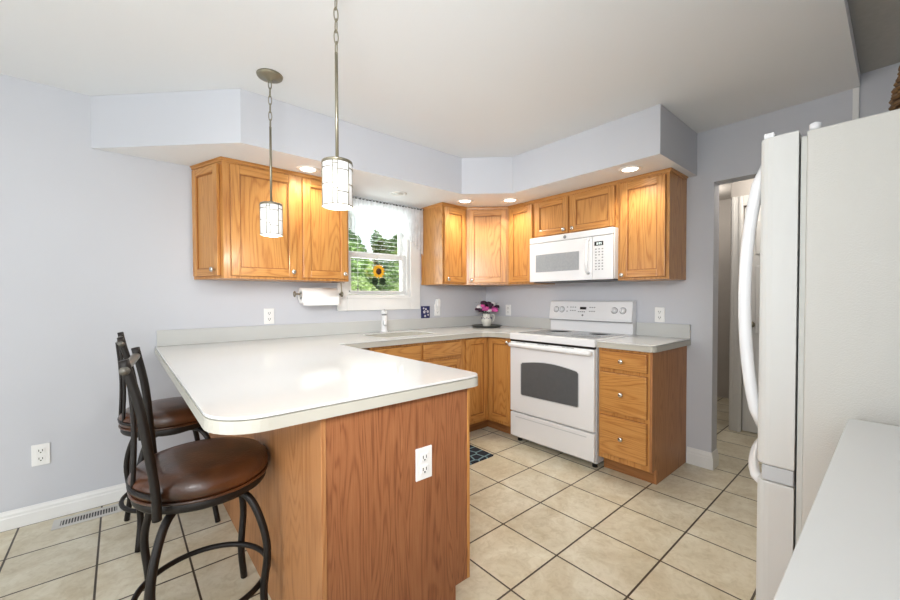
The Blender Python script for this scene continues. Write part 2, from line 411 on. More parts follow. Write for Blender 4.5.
def baseboard(name, path, h=.098, t=.014):
    """path: list of (x, y); the board sits to the left of the path direction"""
    m = MB()
    prof = [(0, 0), (t, 0), (t, h * .62), (t * .75, h * .68), (t * .75, h * .8), (t * .45, h * .9), (t * .3, h), (0, h)]
    n = len(path); P = [Vector(p) for p in path]; V = []; F = []
    for i in range(n):
        a = (P[i] - P[i - 1]).normalized() if i > 0 else (P[1] - P[0]).normalized()
        b = (P[i + 1] - P[i]).normalized() if i < n - 1 else a
        na = Vector((-a.y, a.x)); nb = Vector((-b.y, b.x)); k = (na + nb) / (1 + na.dot(nb))
        for d, z in prof: q = P[i] + k * (d + .0005); V.append((q.x, q.y, z + .0005))
    c = len(prof)
    for i in range(n - 1):
        for j in range(c):
            j2 = (j + 1) % c; F.append((i * c + j, i * c + j2, (i + 1) * c + j2, (i + 1) * c + j))
    F.append(tuple(range(c))[::-1]); F.append(tuple(range((n - 1) * c, n * c)))
    m._new(V, F); return struct(m.build(name, 'trim'))
baseboard('baseboard_back', [(-2.76, 0), (-6.19, 0)])
baseboard('baseboard_right', [(.119, -2.198), (0, -2.198), (0, -2.045)], h=.12)
struct(box_obj('trim_1', 'trim', (-.012, -.0005, -2.886, -2.860, 0, 2.398), .002))

# hall beyond the opening
m = MB(); m.box(1.10, 1.20, -2.04, -2.13, 0, HC); m.box(1.10, 1.20, -3.3, -2.92, 0, HC); m.box(1.10, 1.20, -2.92, -2.13, 2.04, HC)
m.box(.12, 1.20, -3.42, -3.3, 0, HC)
struct(m.build('wall_hall', 'hallwall'))
m = MB(); m.box(2.4, 2.5, -3.3, -.5, 0, HC); m.box(.12, 2.5, -.6, -.5, 0, HC); m.box(1.2, 2.5, -3.42, -3.3, 0, HC)
struct(m.build('wall_hall_end', 'hallwall'))
struct(box_obj('ceiling_hall', 'hallwall', (.121, 2.5, -3.42, -.5, HC, HC + .1)))
d = struct(MB().box(1.125, 1.165, -2.915, -2.135, .01, 2.03).build('door_1', 'doorwhite'))
m = MB()
for (a, b, z0, z1) in [(-2.83, -2.56, .22, .78), (-2.49, -2.22, .22, .78), (-2.83, -2.56, .9, 1.5), (-2.49, -2.22, .9, 1.5), (-2.83, -2.56, 1.6, 1.9), (-2.49, -2.22, 1.6, 1.9)]:
    m.box(1.112, 1.1248, a, b, z0, z1, .006)
m.build('door_panels', 'doorwhite', d)
m = MB(); m.ball((1.085, -2.20, .98), .028); m.cyl((1.085, -2.20, .98), (1.1245, -2.20, .98), .012); m.build('door_knob', 'bronze', d)
m = MB(); m.box(1.080, 1.0995, -2.133, -2.043, 0, 2.13, .004); m.box(1.080, 1.0995, -3.0, -2.917, 0, 2.13, .004); m.box(1.080, 1.0995, -2.917, -2.133, 2.04, 2.13, .004)
m.box(1.072, 1.0795, -2.125, -2.105, 0, 2.13, .002); m.box(1.072, 1.0795, -2.072, -2.052, 0, 2.13, .002)
struct(m.build('trim_2', 'doorwhite'))

# ------------------------------------------------------------------ kitchen window
wd = bpy.data.objects.new('window_1', None); C.objects.link(wd); wd.location = (-1.385, 0, 1.235); wd['kind'] = 'structure'
m = MB(); m.box(-1.80, W0, -.02, -.0005, 1.115, 2.095, .004); m.box(W1, -.945, -.02, -.0005, 1.115, 2.095, .004)
m.box(W0, W1, -.02, -.0005, 1.115, WB, .004); m.box(W0, W1, -.02, -.0005, 2.05, 2.095, .004)
m.box(W0 - .0, W1 + .0, -.028, -.02, WB - .016, WB, .002)
m.build('window_casing', 'trim', wd)
m = MB()
m.box(W0 + .0005, W0 + .028, .0, .14, WB + .0005, WT - .0005); m.box(W1 - .028, W1 - .0005, .0, .14, WB + .0005, WT - .0005)
m.box(W0 + .028, W1 - .028, .0, .14, WB + .0005, WB + .018); m.box(W0 + .028, W1 - .028, .0, .14, WT - .03, WT - .0005)
m.build('window_frame', 'trim', wd)
a, b = W0 + .03, W1 - .03
m = MB(); m.box(a, a + .035, .03, .06, 1.255, 1.625, .003); m.box(b - .035, b, .03, .06, 1.255, 1.625, .003)
m.box(a + .035, b - .035, .03, .06, 1.255, 1.29, .003); m.box(a + .035, b - .035, .03, .06, 1.578, 1.625, .003)
s1 = m.build('lower_sash', 'trim', wd); MB().box(a + .036, b - .036, .043, .047, 1.291, 1.577).build('pane', 'glass', s1)
m = MB(); m.box(a, a + .035, .075, .105, 1.60, 2.05, .003); m.box(b - .035, b, .075, .105, 1.60, 2.05, .003)
m.box(a + .035, b - .035, .075, .105, 1.60, 1.64, .003); m.box(a + .035, b - .035, .075, .105, 2.02, 2.05, .003)
s2 = m.build('upper_sash', 'trim', wd); MB().box(a + .036, b - .036, .088, .092, 1.641, 2.019).build('pane', 'glass', s2)

def window_simple(name, b, axis, nx):
    """plain multi-light window filling an opening behind the camera"""
    x0, x1, y0, y1, z0, z1 = b; t = .05
    m = MB()
    if axis == 'y':
        m.box(x0, x0 + t, y0, y1, z0, z1); m.box(x1 - t, x1, y0, y1, z0, z1); m.box(x0 + t, x1 - t, y0, y1, z0, z0 + t); m.box(x0 + t, x1 - t, y0, y1, z1 - t, z1)
        for k in range(1, nx): q = x0 + (x1 - x0) * k / nx; m.box(q - .02, q + .02, y0, y1, z0 + t, z1 - t)
    else:
        m.box(x0, x1, y0, y0 + t, z0, z1); m.box(x0, x1, y1 - t, y1, z0, z1); m.box(x0, x1, y0 + t, y1 - t, z0, z0 + t); m.box(x0, x1, y0 + t, y1 - t, z1 - t, z1)
        for k in range(1, nx): q = y0 + (y1 - y0) * k / nx; m.box(x0, x1, q - .02, q + .02, z0 + t, z1 - t)
    return struct(m.build(name, 'trim'))
window_simple('window_2', (-6.0, -3.4, -6.60, -6.54, .4, 2.3), 'y', 3)
window_simple('window_3', (-6.30, -6.24, -3.35, -1.25, .0, 2.15), 'x', 2)

# ------------------------------------------------------------------ cabinets
def knob_mesh(F, u, z, w0=.0222):
    """F: face matrix; knob standing out from w0"""
    m = MB()
    c = F @ Vector((u, w0, z)); n = (F.to_3x3() @ Vector((0, 1, 0)))
    q = n.to_track_quat('Z', 'Y').to_matrix().to_4x4(); q.translation = c
    m.lathe([(.0, .0), (.007, .0), (.0055, .006), (.0055, .014), (.015, .018), (.0165, .023), (.013, .029), (0, .031)], M4=q, seg=20)
    return m
def door(root, F, u0, u1, z0, z1, knob=None, st=.052, horiz=False, name='door', rec=.012):
    """framed recessed-panel door on face F, between u0..u1, z0..z1"""
    m = MB(); t = .022; g = .0035
    m.mi = 0
    m.box(u0, u0 + st, g, t, z0, z1, .003, F); m.box(u1 - st, u1, g, t, z0, z1, .003, F)
    m.mi = 1
    m.box(u0 + st, u1 - st, g, t, z0, z0 + st, .003, F); m.box(u0 + st, u1 - st, g, t, z1 - st, z1, .003, F)
    m.mi = 0
    m.box(u0 + st - .002, u1 - st + .002, g, t - rec, z0 + st - .002, z1 - st + .002, 0, F)
    # small moulding round the panel, coloured darker to paint in its shade
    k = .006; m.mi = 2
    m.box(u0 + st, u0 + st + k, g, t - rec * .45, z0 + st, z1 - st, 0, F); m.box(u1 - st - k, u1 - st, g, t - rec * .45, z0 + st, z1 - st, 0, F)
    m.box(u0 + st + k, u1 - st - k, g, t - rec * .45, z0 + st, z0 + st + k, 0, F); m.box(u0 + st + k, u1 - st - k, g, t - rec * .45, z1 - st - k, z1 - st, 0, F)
    m.box(u0 - .0022, u1 + .0022, .0006, g + .001, z0 - .0022, z1 + .0022, 0, F)  # dark lip painting the shadow gap round the door
    d = m.build(name, ['oakv', 'oakh', 'oakshade'], root)
    if knob: knob_mesh(F, knob[0], knob[1]).build('knob', 'nickel', d)
    return d
def drawer(root, F, u0, u1, z0, z1, knob=True):
    m = MB(); m.box(u0, u1, .0035, .022, z0, z1, .006, F, 3); m.mi = 1; m.box(u0 - .0022, u1 + .0022, .0006, .0045, z0 - .0022, z1 + .0022, 0, F)  # second box: dark lip painting the shadow gap round the drawer
    d = m.build('drawer', ['oakh', 'oakshade'], root)
    if knob: knob_mesh(F, (u0 + u1) / 2, (z0 + z1) / 2).build('knob', 'nickel', d)
    return d
def crown(root, pts, z=ZS, out=.016, h=.022):
    """little moulding along the top front edge: pts is the footprint front line"""
    m = MB(); n = len(pts); P = [Vector(p) for p in pts]; V = []; F = []
    prof = [(0, -h), (out * .4, -h), (out * .5, -h * .45), (out, -h * .3), (out, -.001), (0, -.001)]
    for i in range(n):
        a = (P[i] - P[i - 1]).normalized() if i > 0 else (P[1] - P[0]).normalized()
        b = (P[i + 1] - P[i]).normalized() if i < n - 1 else a
        na = Vector((a.y, -a.x)); nb = Vector((b.y, -b.x)); k = (na + nb) / (1 + na.dot(nb))
        for d_, zz in prof: q = P[i] + k * (d_ + .0005); V.append((q.x, q.y, z + zz))
    c = len(prof)
    for i in range(n - 1):
        for j in range(c):
            j2 = (j + 1) % c; F.append((i * c + j, i * c + j2, (i + 1) * c + j2, (i + 1) * c + j))
    F.append(tuple(range(c))[::-1]); F.append(tuple(range((n - 1) * c, n * c)))
    m._new(V, F); return m.build('crown_moulding', 'oakh', root)
ZU = 1.35; ZT = ZS - .0015; D = .325; G = .0012
# left wall cabinet: footprint with a slanted end
t = thing('wall_cabinet', 'oak wall cabinet with slanted end, hanging left of the window behind the small pendant', 'cabinet', (-2.3, 0, ZU))
foot = [(-2.806, -.001), (-2.690, -D), (-1.850, -D), (-1.850, -.001)]
MB().prism(foot, ZU, ZT).build('body', 'oakv', t)
FA = face_mat((0, -D, 0), (1, 0, 0), (0, -1, 0))
door(t, FA, -2.650, -2.246, 1.368, 2.062, (-2.275, 1.405))
door(t, FA, -2.200, -1.868, 1.368, 2.062, (-1.897, 1.405))
e = Vector((-2.690 + 2.806, -D, 0)).normalized(); FE = face_mat((-2.806, -.001, 0), (e.x, e.y, 0), (e.y, -e.x, 0))
door(t, FE, .03, .315, 1.368, 2.062, (.287, 1.405), st=.045)
crown(t, [(-2.806, -.001), (-2.690, -D), (-1.850, -D), (-1.850, -.03)])
# right of the window
t = thing('wall_cabinet', 'narrow single-door oak wall cabinet just right of the window, its side facing the sheer curtain', 'cabinet', (-.76, 0, ZU))
MB().box(-.915, -.6115, -D, -.001, ZU, ZT).build('body', 'oakv', t)
door(t, FA, -.900, -.630, 1.368, 2.062, (-.872, 1.395))
crown(t, [(-.915, -.03), (-.915, -D), (-.6115, -D)])
t = thing('corner_wall_cabinet', 'oak corner wall cabinet with wide diagonal door, hanging above the flower vase', 'cabinet', (-.25, -.25, ZU))
MB().prism([(-.6103, -.001), (-.6103, -D), (-D, -.6103), (-.001, -.6103), (-.001, -.001)], ZU, ZT).build('body', 'oakv', t)
e = Vector((1, -1, 0)).normalized(); FD = face_mat((-.6103, -D, 0), e, (-e.x, e.y, 0))
L = math.hypot(.6103 - D, .6103 - D)
door(t, FD, .022, L - .022, 1.368, 2.062, (.05, 1.395))
crown(t, [(-.6103, -D), (-D, -.6103)], out=.012)
FB = face_mat((-D, 0, 0), (0, -1, 0), (-1, 0, 0))
t = thing('wall_cabinet', 'narrow single-door oak wall cabinet between corner cabinet and microwave', 'cabinet', (0, -.76, ZU))
MB().box(-D, -.001, -.914, -.6115, ZU, ZT).build('body', 'oakv', t)
door(t, FB, .630, .900, 1.368, 2.062)
crown(t, [(-D, -.6115), (-D, -.914)])
t = thing('wall_cabinet', 'short two-door oak wall cabinet directly above the white microwave', 'cabinet', (0, -1.295, 1.745))
MB().box(-D, -.001, -1.676, -.9155, 1.748, ZT).build('body', 'oakv', t)
door(t, FB, .932, 1.262, 1.763, 2.062, (1.235, 1.79), st=.048)
door(t, FB, 1.288, 1.655, 1.763, 2.062, (1.315, 1.79), st=.048)
crown(t, [(-D, -.9155), (-D, -1.676)])
t = thing('wall_cabinet', 'large single-door oak wall cabinet right of the microwave at the end of the run', 'cabinet', (0, -1.85, ZU))
MB().box(-D, -.001, -2.028, -1.6775, ZU, ZT).build('body', 'oakv', t)
door(t, FB, 1.700, 2.008, 1.368, 2.062, (1.722, 1.388))
crown(t, [(-D, -1.6775), (-D, -2.028), (-.02, -2.028)])

ZB = .874; BF = .61
def base_body(root, poly, kick_poly, zk=.1):
    MB().prism(poly, zk, ZB).build('body', 'oakv', root)
    MB().prism(kick_poly, .001, zk - .0005).build('toe_kick', 'kick', root)
# drawer base right of range
t = thing('drawer_base_cabinet', 'oak base cabinet with three drawers standing right of the white range', 'cabinet', (-.3, -1.85, 0))
MB().prism([(-BF, -1.6815), (-BF, -2.022), (-.001, -2.022), (-.001, -1.6815)], .1, ZB).build('body', 'oakv', t)
MB().prism([(-.535, -1.6815), (-.535, -2.022), (-.001, -2.022), (-.001, -1.6815)], .001, .0995).build('toe_kick', 'kick', t)
MB().prism([(-.535, -2.0225), (-.535, -2.038), (-.001, -2.038), (-.001, -2.0225)], .001, .1).prism([(-BF, -2.0225), (-BF, -2.038), (-.001, -2.038), (-.001, -2.0225)], .1, ZB).build('side_panel', 'side', t)
FB2 = face_mat((-BF, 0, 0), (0, -1, 0), (-1, 0, 0))
for z0, z1 in ((.735, .856), (.436, .709), (.140, .408)): drawer(t, FB2, 1.697, 2.010, z0, z1)
# corner base
t = thing('corner_base_cabinet', 'oak corner base cabinet with two doors meeting at a right angle left of the range', 'cabinet', (-.3, -.3, 0))
P = [(-.9135, -.001), (-.9135, -BF), (-BF, -BF), (-BF, -.9135), (-.001, -.9135), (-.001, -.001)]
K = [(-.9135, -.001), (-.9135, -.535), (-.535, -.535), (-.535, -.9135), (-.001, -.9135), (-.001, -.001)]
base_body(t, P, K)
FA2 = face_mat((0, -BF, 0), (1, 0, 0), (0, -1, 0))
door(t, FA2, -.900, -.634, .135, .862, st=.048)
door(t, FB2, .634, .893, .135, .862, (.868, .835), st=.048)
# sink base
t = thing('sink_base_cabinet', 'oak sink base cabinet with two false drawers above doors, under the window counter', 'cabinet', (-1.4, -.3, 0))
m = MB(); m.box(-1.83, -1.812, -BF + .02, -.001, .1, ZB); m.box(-.933, -.915, -BF + .02, -.001, .1, ZB); m.box(-1.812, -.933, -.018, -.001, .1, ZB)
m.box(-1.812, -.933, -BF + .02, -.018, .1, .118); m.box(-1.83, -.915, -BF, -BF + .02, .1, ZB)
m.build('body', 'oakv', t)
MB().box(-1.83, -.915, -.555, -.535, .001, .0995).build('toe_kick', 'kick', t)
drawer(t, FA2, -1.806, -1.391, .735, .852, False); drawer(t, FA2, -1.362, -.962, .735, .852, False)
door(t, FA2, -1.806, -1.391, .135, .709, (-1.42, .68)); door(t, FA2, -1.362, -.962, .135, .709, (-1.335, .68))
# peninsula base
PX0, PX1, PY = -2.735, -2.128, -1.94
t = thing('peninsula_cabinet', 'long oak peninsula base under the white breakfast bar, outlet on its near end', 'cabinet', (-2.45, -1.2, 0))
MB().box(PX0 + .0065, PX1, PY + .0065, -.02, .1, ZB - .003).build('body', 'oakv', t)
MB().box(PX0 + .01, PX1 - .075, PY + .01, -.02, .001, .0995).build('toe_kick', 'kick', t)
MB().box(PX0, PX0 + .006, PY + .022, -.016, .001, ZB - .003).build('back_panel', 'side', t)
MB().prism([(PX0 + .012, .001), (PX1 - .075, .001), (PX1 - .075, .1), (PX1 - .012, .1), (PX1 - .012, ZB - .003), (PX0 + .012, ZB - .003)], 0, .006,
           M4=Matrix(((1, 0, 0, 0), (0, 0, 1, PY), (0, 1, 0, 0), (0, 0, 0, 1)))).build('end_panel', 'panel', t)
m = MB(); m.box(PX0 - .004, PX0 + .012, PY - .004, PY + .022, .001, ZB - .003, .002); m.build('corner_trim', 'side', t)
m = MB(); m.box(PX1 - .012, PX1 + .001, PY - .002, PY + .006, .1, ZB - .003, .0015); m.build('edge_trim', 'oakv', t)
FP = face_mat((PX1, 0, 0), (0, 1, 0), (1, 0, 0))
for k in range(2):
    y0 = -1.915 + k * .50
    drawer(t, FP, y0 + .02, y0 + .47, .735, .852); door(t, FP, y0 + .02, y0 + .47, .135, .709, (y0 + .05, .68))
# front run behind / beside the camera
t = thing('base_cabinet', 'oak base cabinet carrying the short white counter in the right foreground', 'cabinet', (-2.4, -3.3, 0))
MB().box(-2.93, -1.815, -3.615, -3.0, .1, ZB).build('body', 'oakv', t)
MB().box(-2.93, -1.815, -3.615, -3.075, .001, .0995).build('toe_kick', 'kick', t)
FF = face_mat((0, -3.0, 0), (1, 0, 0), (0, 1, 0))
for a, b in ((-2.915, -2.385), (-2.360, -1.83)):
    drawer(t, FF, a, b, .735, .852); door(t, FF, a, b, .135, .709, (b - .03, .68))

# ------------------------------------------------------------------ worktops
def fill_slab(name, outer, holes, z0, z1, mtl, parent=None):
    m = MB(); bm = m.bm; edges = []
    for loop in [outer] + holes:
        vs = [bm.verts.new((x, y, z1)) for x, y in loop]
        edges += [bm.edges.new((vs[i], vs[(i + 1) % len(vs)])) for i in range(len(vs))]
    r = bmesh.ops.triangle_fill(bm, edges=edges, use_beauty=True)
    fs = [g for g in r['geom'] if isinstance(g, bmesh.types.BMFace)]
    e = bmesh.ops.extrude_face_region(bm, geom=fs)
    bmesh.ops.translate(bm, verts=[v for v in e['geom'] if isinstance(v, bmesh.types.BMVert)], vec=(0, 0, z0 - z1))
    return m.build(name, mtl, parent)
CT = .92
def peninsula_poly(d=0):
    x0, y0, x1 = -3.022 + d, -1.975 + d, -2.086 - d
    P = [(x0, -.001)]
    r = .13; P += arc(x0 + r, y0 + r, r, PI, 1.5 * PI, 10)
    r = .05; P += arc(x1 - r, y0 + r, r, 1.5 * PI, 2 * PI, 6)
    P += [(x1, -.648 + d)]
    P += [(-.80, -.648 + d)] + [(-.80 + .152 * math.sin(q) + d * .7, -.80 + .152 * math.cos(q) + d * .7) for q in (PI / 8, PI / 4, 3 * PI / 8)] + [(-.648 + d, -.80)]
    P += [(-.648 + d, -.9135), (-.001, -.9135), (-.001, -.001)]
    return P
sink_hole = arc(-1.66 + .06, -.50 + .06, .06, PI, 1.5 * PI, 5) + arc(-1.10 - .06, -.50 + .06, .06, 1.5 * PI, 2 * PI, 5) + arc(-1.10 - .06, -.15 - .06, .06, 0, PI / 2, 5) + arc(-1.66 + .06, -.15 - .06, .06, PI / 2, PI, 5)
t = thing('kitchen_counter', 'long white counter wrapping from the rounded breakfast bar under the window to the range', 'counter', (-2.5, -1, .875))
o = fill_slab('worktop', peninsula_poly(), [sink_hole], .9115, CT, 'counter', t)
bv = o.modifiers.new('soft', 'BEVEL'); bv.width = .003; bv.segments = 3; bv.limit_method = 'ANGLE'; bv.angle_limit = math.radians(60)
fill_slab('groove_line', peninsula_poly(.004), [sink_hole], .9093, .9112, 'bronze', t)
o = fill_slab('edge_band', peninsula_poly(-.001), [sink_hole], .8752, .9090, 'counter_edge', t)
m = MB(); m.box(-3.012, -.0008, -.020, -.0005, CT + .0003, 1.022, .002); m.box(-.020, -.0005, -.9135, -.021, CT + .0003, 1.022, .002)
m.build('backsplash', 'bsplash', t)
# sink bowl, moulded into the counter
m = MB(); V = []; F = []; n = len(sink_hole); cxs, cys = -1.38, -.325
rings = [(1.0, .8745), (.99, .80), (.95, .74), (.86, .725), (.2, .722)]
for k, z in rings:
    for x, y in sink_hole: V.append((cxs + (x - cxs) * k * 1.01, cys + (y - cys) * k * 1.01, z))
for r in range(len(rings) - 1):
    for i in range(n): j = (i + 1) % n; F.append((r * n + i, r * n + j, (r + 1) * n + j, (r + 1) * n + i))
F.append(tuple(range((len(rings) - 1) * n, len(rings) * n)))
m._new(V, F, smooth=True); m.build('sink_bowl', 'counter', t)
t = thing('kitchen_counter', 'short white counter piece with backsplash on the drawer cabinet right of the range', 'counter', (-.3, -1.87, .875))
def small_poly(d=0):
    r = .045; return [(-.001, -1.6815), (-.64 + d, -1.6815)] + arc(-.64 + d + r, -2.063 + d + r, r, PI, 1.5 * PI, 6) + [(-.001, -2.063 + d)]
o = fill_slab('worktop', small_poly(), [], .9115, CT, 'counter', t)
bv = o.modifiers.new('soft', 'BEVEL'); bv.width = .003; bv.segments = 3; bv.limit_method = 'ANGLE'; bv.angle_limit = math.radians(60)
fill_slab('groove_line', small_poly(.004), [], .9093, .9112, 'bronze', t); fill_slab('edge_band', small_poly(-.001), [], .8752, .9090, 'counter_edge', t)
MB().box(-.020, -.0005, -2.062, -1.6815, CT + .0003, 1.022, .002).build('backsplash', 'bsplash', t)
t = thing('kitchen_counter', 'white counter in the right foreground ending against the side of the refrigerator', 'counter', (-2.4, -3.3, .875))
def fore_poly(d=0): return [(-2.95 + d, -3.617), (-1.800 - d, -3.617)] + arc(-1.800 - d - .015, -2.966 - d - .015, .015, 0, PI / 2, 4) + arc(-2.95 + d + .05, -2.966 - d - .05, .05, PI / 2, PI, 6)
o = fill_slab('worktop', fore_poly(), [], .9115, CT, 'counter', t)
bv = o.modifiers.new('soft', 'BEVEL'); bv.width = .003; bv.segments = 3; bv.limit_method = 'ANGLE'; bv.angle_limit = math.radians(60)
fill_slab('groove_line', fore_poly(.004), [], .9093, .9112, 'bronze', t); fill_slab('edge_band', fore_poly(-.001), [], .8752, .9090, 'counter_edge', t)

# ------------------------------------------------------------------ faucet
t = thing('faucet', 'white kitchen faucet standing behind the sink below the window', 'faucet', (-1.386, -.075, CT))
MB().lathe([(0, .0005), (.034, .0005), (.034, .010), (.026, .018), (.025, .02), (.025, .148), (0, .15)], (-1.386, -.075, CT)).build('column', 'white', t)
MB().lathe([(0, .1502), (.022, .1502), (.022, .160), (0, .160)], (-1.386, -.075, CT)).build('collar', 'grey', t)
MB().tube([(-1.395, -.092, CT + .075), (-1.425, -.145, CT + .098), (-1.455, -.20, CT + .100), (-1.470, -.228, CT + .085), (-1.474, -.234, CT + .07)], [.015, .014, .013, .013, .012]).build('spout', 'white', t)
m = MB(); m.lathe([(0, .1602), (.027, .1602), (.029, .172), (.024, .192), (0, .198)], (-1.386, -.075, CT)); m.tube([(-1.392, -.09, CT + .186), (-1.41, -.12, CT + .200), (-1.425, -.15, CT + .206)], [.008, .007, .006])
m.build('lever', 'white', t)

# ------------------------------------------------------------------ range
RY0, RY1 = -1.6785, -.9165
t = thing('range', 'white freestanding electric range with grey glass cooktop between corner and drawer cabinets', 'range', (-.33, -1.297, 0))
m = MB(); m.box(-.632, -.012, RY0, RY1, .045, .905); m.build('body', 'white_dark', t)
for x in (-.58, -.06):
    for y in (RY0 + .04, RY1 - .04): MB().lathe([(0, .001), (.02, .001), (.018, .044), (0, .044)], (x, y, 0), 12).build('foot', 'black', t)
m = MB(); m.box(-.668, -.012, RY0 - .0005, RY1 + .0005, .9055, .926, .005); m.box(-.668, -.634, RY0 - .0005, RY1 + .0005, .874, .912, .005); ct = m.build('cooktop_frame', 'white', t)
MB().box(-.60, -.135, RY0 + .035, RY1 - .035, .9262, .9285, .001).build('cooktop_glass', 'cooktop', t)
for x, y, r in ((-.47, -1.50, .105), (-.47, -1.12, .085), (-.24, -1.49, .08), (-.24, -1.12, .10)):
    MB().lathe([(r, 0), (r + .003, 0), (r + .003, .0004), (r, .0004), (r, 0)], (x, y, .9286), 40).build('burner_ring', 'ring', t)
# backguard
Fy = lambda pts, y0, y1: None
m = MB()
prof = [(-.012, .9265), (-.075, .9265), (-.075, 1.022), (-.098, 1.024), (-.100, 1.045), (-.074, 1.185), (-.055, 1.196), (-.012, 1.196)]
def extr_y(m, prof, y0, y1, bev=0):
    n = len(prof); V = [(x, y0, z) for x, z in prof] + [(x, y1, z) for x, z in prof]
    F = [tuple(range(n)), tuple(range(2 * n - 1, n - 1, -1))] + [(i, (i + 1) % n, n + (i + 1) % n, n + i) for i in range(n)]
    m._new(V, F); return m
extr_y(m, prof, RY0, RY1); bgd = m.build('backguard', 'white', t)
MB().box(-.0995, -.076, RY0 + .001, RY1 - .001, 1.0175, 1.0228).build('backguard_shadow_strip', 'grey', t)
tilt = math.atan2(.026, .14)
def panel_pt(y, z, off=0):   # point on the sloped control face
    x = -.100 + (z - 1.045) * (.026 / .14); return (x - off * math.cos(tilt), y, z + off * math.sin(tilt) * 0)
nrm = Vector((-math.cos(tilt), 0, math.sin(tilt)))
for y in (-.985, -1.045, -1.535, -1.605):
    c = Vector(panel_pt(y, 1.115)) + nrm * .0006
    q = nrm.to_track_quat('Z', 'Y').to_matrix().to_4x4(); q.translation = c
    k = MB().lathe([(0, 0), (.024, 0), (.023, .003), (.019, .006), (.018, .020), (.015, .023), (0, .023)], M4=q).build('control_knob', 'white', t)
    MB().lathe([(.0245, .0), (.0275, .0), (.0275, .0016), (.0245, .0016)], M4=q, seg=28).build('dial_ring', 'grey', k)
    MB().box(-.0035, .0035, -.016, .016, .0235, .028, .001, q).build('grip', 'white_dark', k)
def onpanel(y0, y1, z0, z1, th=.0015):
    m_ = MB(); e = .0006
    a = Vector(panel_pt(y0, z0)); b_ = Vector(panel_pt(y1, z0)); c_ = Vector(panel_pt(y1, z1)); d_ = Vector(panel_pt(y0, z1))
    lo = [p + nrm * e for p in (a, b_, c_, d_)]; hi = [p + nrm * (e + th) for p in (a, b_, c_, d_)]
    m_._new(lo + hi, [(0, 1, 2, 3), (7, 6, 5, 4), (0, 1, 5, 4), (1, 2, 6, 5), (2, 3, 7, 6), (3, 0, 4, 7)]); return m_
dsp = onpanel(-1.285, -1.225, 1.118, 1.140).build('display', 'black', t)
m = MB()
for (yy, z) in [(-1.10, 1.137), (-1.10, 1.100)] + [(-1.135 - .022 * i, 1.137 - .03 * j) for i in range(3) for j in range(2)] + [(-1.215 - .018 * i, 1.098) for i in range(4)] + [(-1.32 - .02 * i, 1.137 - .034 * j) for i in range(3) for j in range(2)]:
    onpanel(yy - .006, yy + .006, z - .004, z + .004, .0008).build('button', 'grey', t)
m = MB(); q = nrm.to_track_quat('Z', 'Y').to_matrix().to_4x4(); q.translation = Vector(panel_pt(-1.255, 1.068)) + nrm * .0006
m.lathe([(0, 0), (.009, 0), (.009, .0008), (0, .0008)], M4=q, seg=20); m.build('emblem', 'grey', t)
# front: vent gap, door, drawer
MB().box(-.6655, -.6325, RY0 + .006, RY1 - .006, .8585, .8735).build('vent_slot', 'black', t)
DX0, DX1 = -.668, -.634
dr = MB().box(DX0, DX1, RY0 + .004, RY1 - .004, .272, .858, .008).build('oven_door', 'white', t)
wp = [(-1.550, .425), (-1.045, .420), (-1.035, .43), (-1.035, .675), (-1.05, .690)]
for i in range(1, 12): f_ = i / 12; wp.append((-1.05 - .49 * f_, .690 + .026 * math.sin(PI * f_)))
wp += [(-1.545, .688), (-1.558, .672), (-1.558, .437)]
def yz_prism(poly, x0, x1):
    m_ = MB(); n = len(poly)
    V = [(x0, y, z) for y, z in poly] + [(x1, y, z) for y, z in poly]
    m_._new(V, [tuple(range(n)), tuple(range(2 * n - 1, n - 1, -1))] + [(i, (i + 1) % n, n + (i + 1) % n, n + i) for i in range(n)]); return m_
yz_prism(wp, DX0 - .0018, DX0 - .0004).build('oven_window', 'glassdark', dr)
m = MB(); wr = [(DX0 - .002, y, z) for y, z in wp]; m.tube(wr, .0035, 6, closed=True); m.build('window_rim', 'white_dark', dr)
m = MB(); m.tube([(-.690, RY1 - .016, .832), (-.702, RY1 - .03, .832), (-.708, -1.2, .832), (-.708, -1.4, .832), (-.702, RY0 + .03, .832), (-.690, RY0 + .016, .832)], .0135, 12, flat=(1, 1.25))
m.box(-.700, DX0 - .0003, RY1 - .040, RY1 - .012, .820, .846, .003); m.box(-.700, DX0 - .0003, RY0 + .012, RY0 + .040, .820, .846, .003)
m.build('door_handle', 'white', dr)
for a in (-.98, -1.20, -1.42):
    for k in range(3): MB().box(DX0 - .0006, DX0 - .0001, a - .035 * k - .03, a - .035 * k, .851, .855).build('vent_slit', 'grey', dr)
dw = MB().box(DX0 + .004, DX1, RY0 + .004, RY1 - .004, .062, .262, .006).build('storage_drawer', 'white', t)
MB().box(DX0 + .0015, DX0 + .0038, RY0 + .06, RY1 - .06, .225, .232, .001).build('grip_lip', 'white_dark', dw)

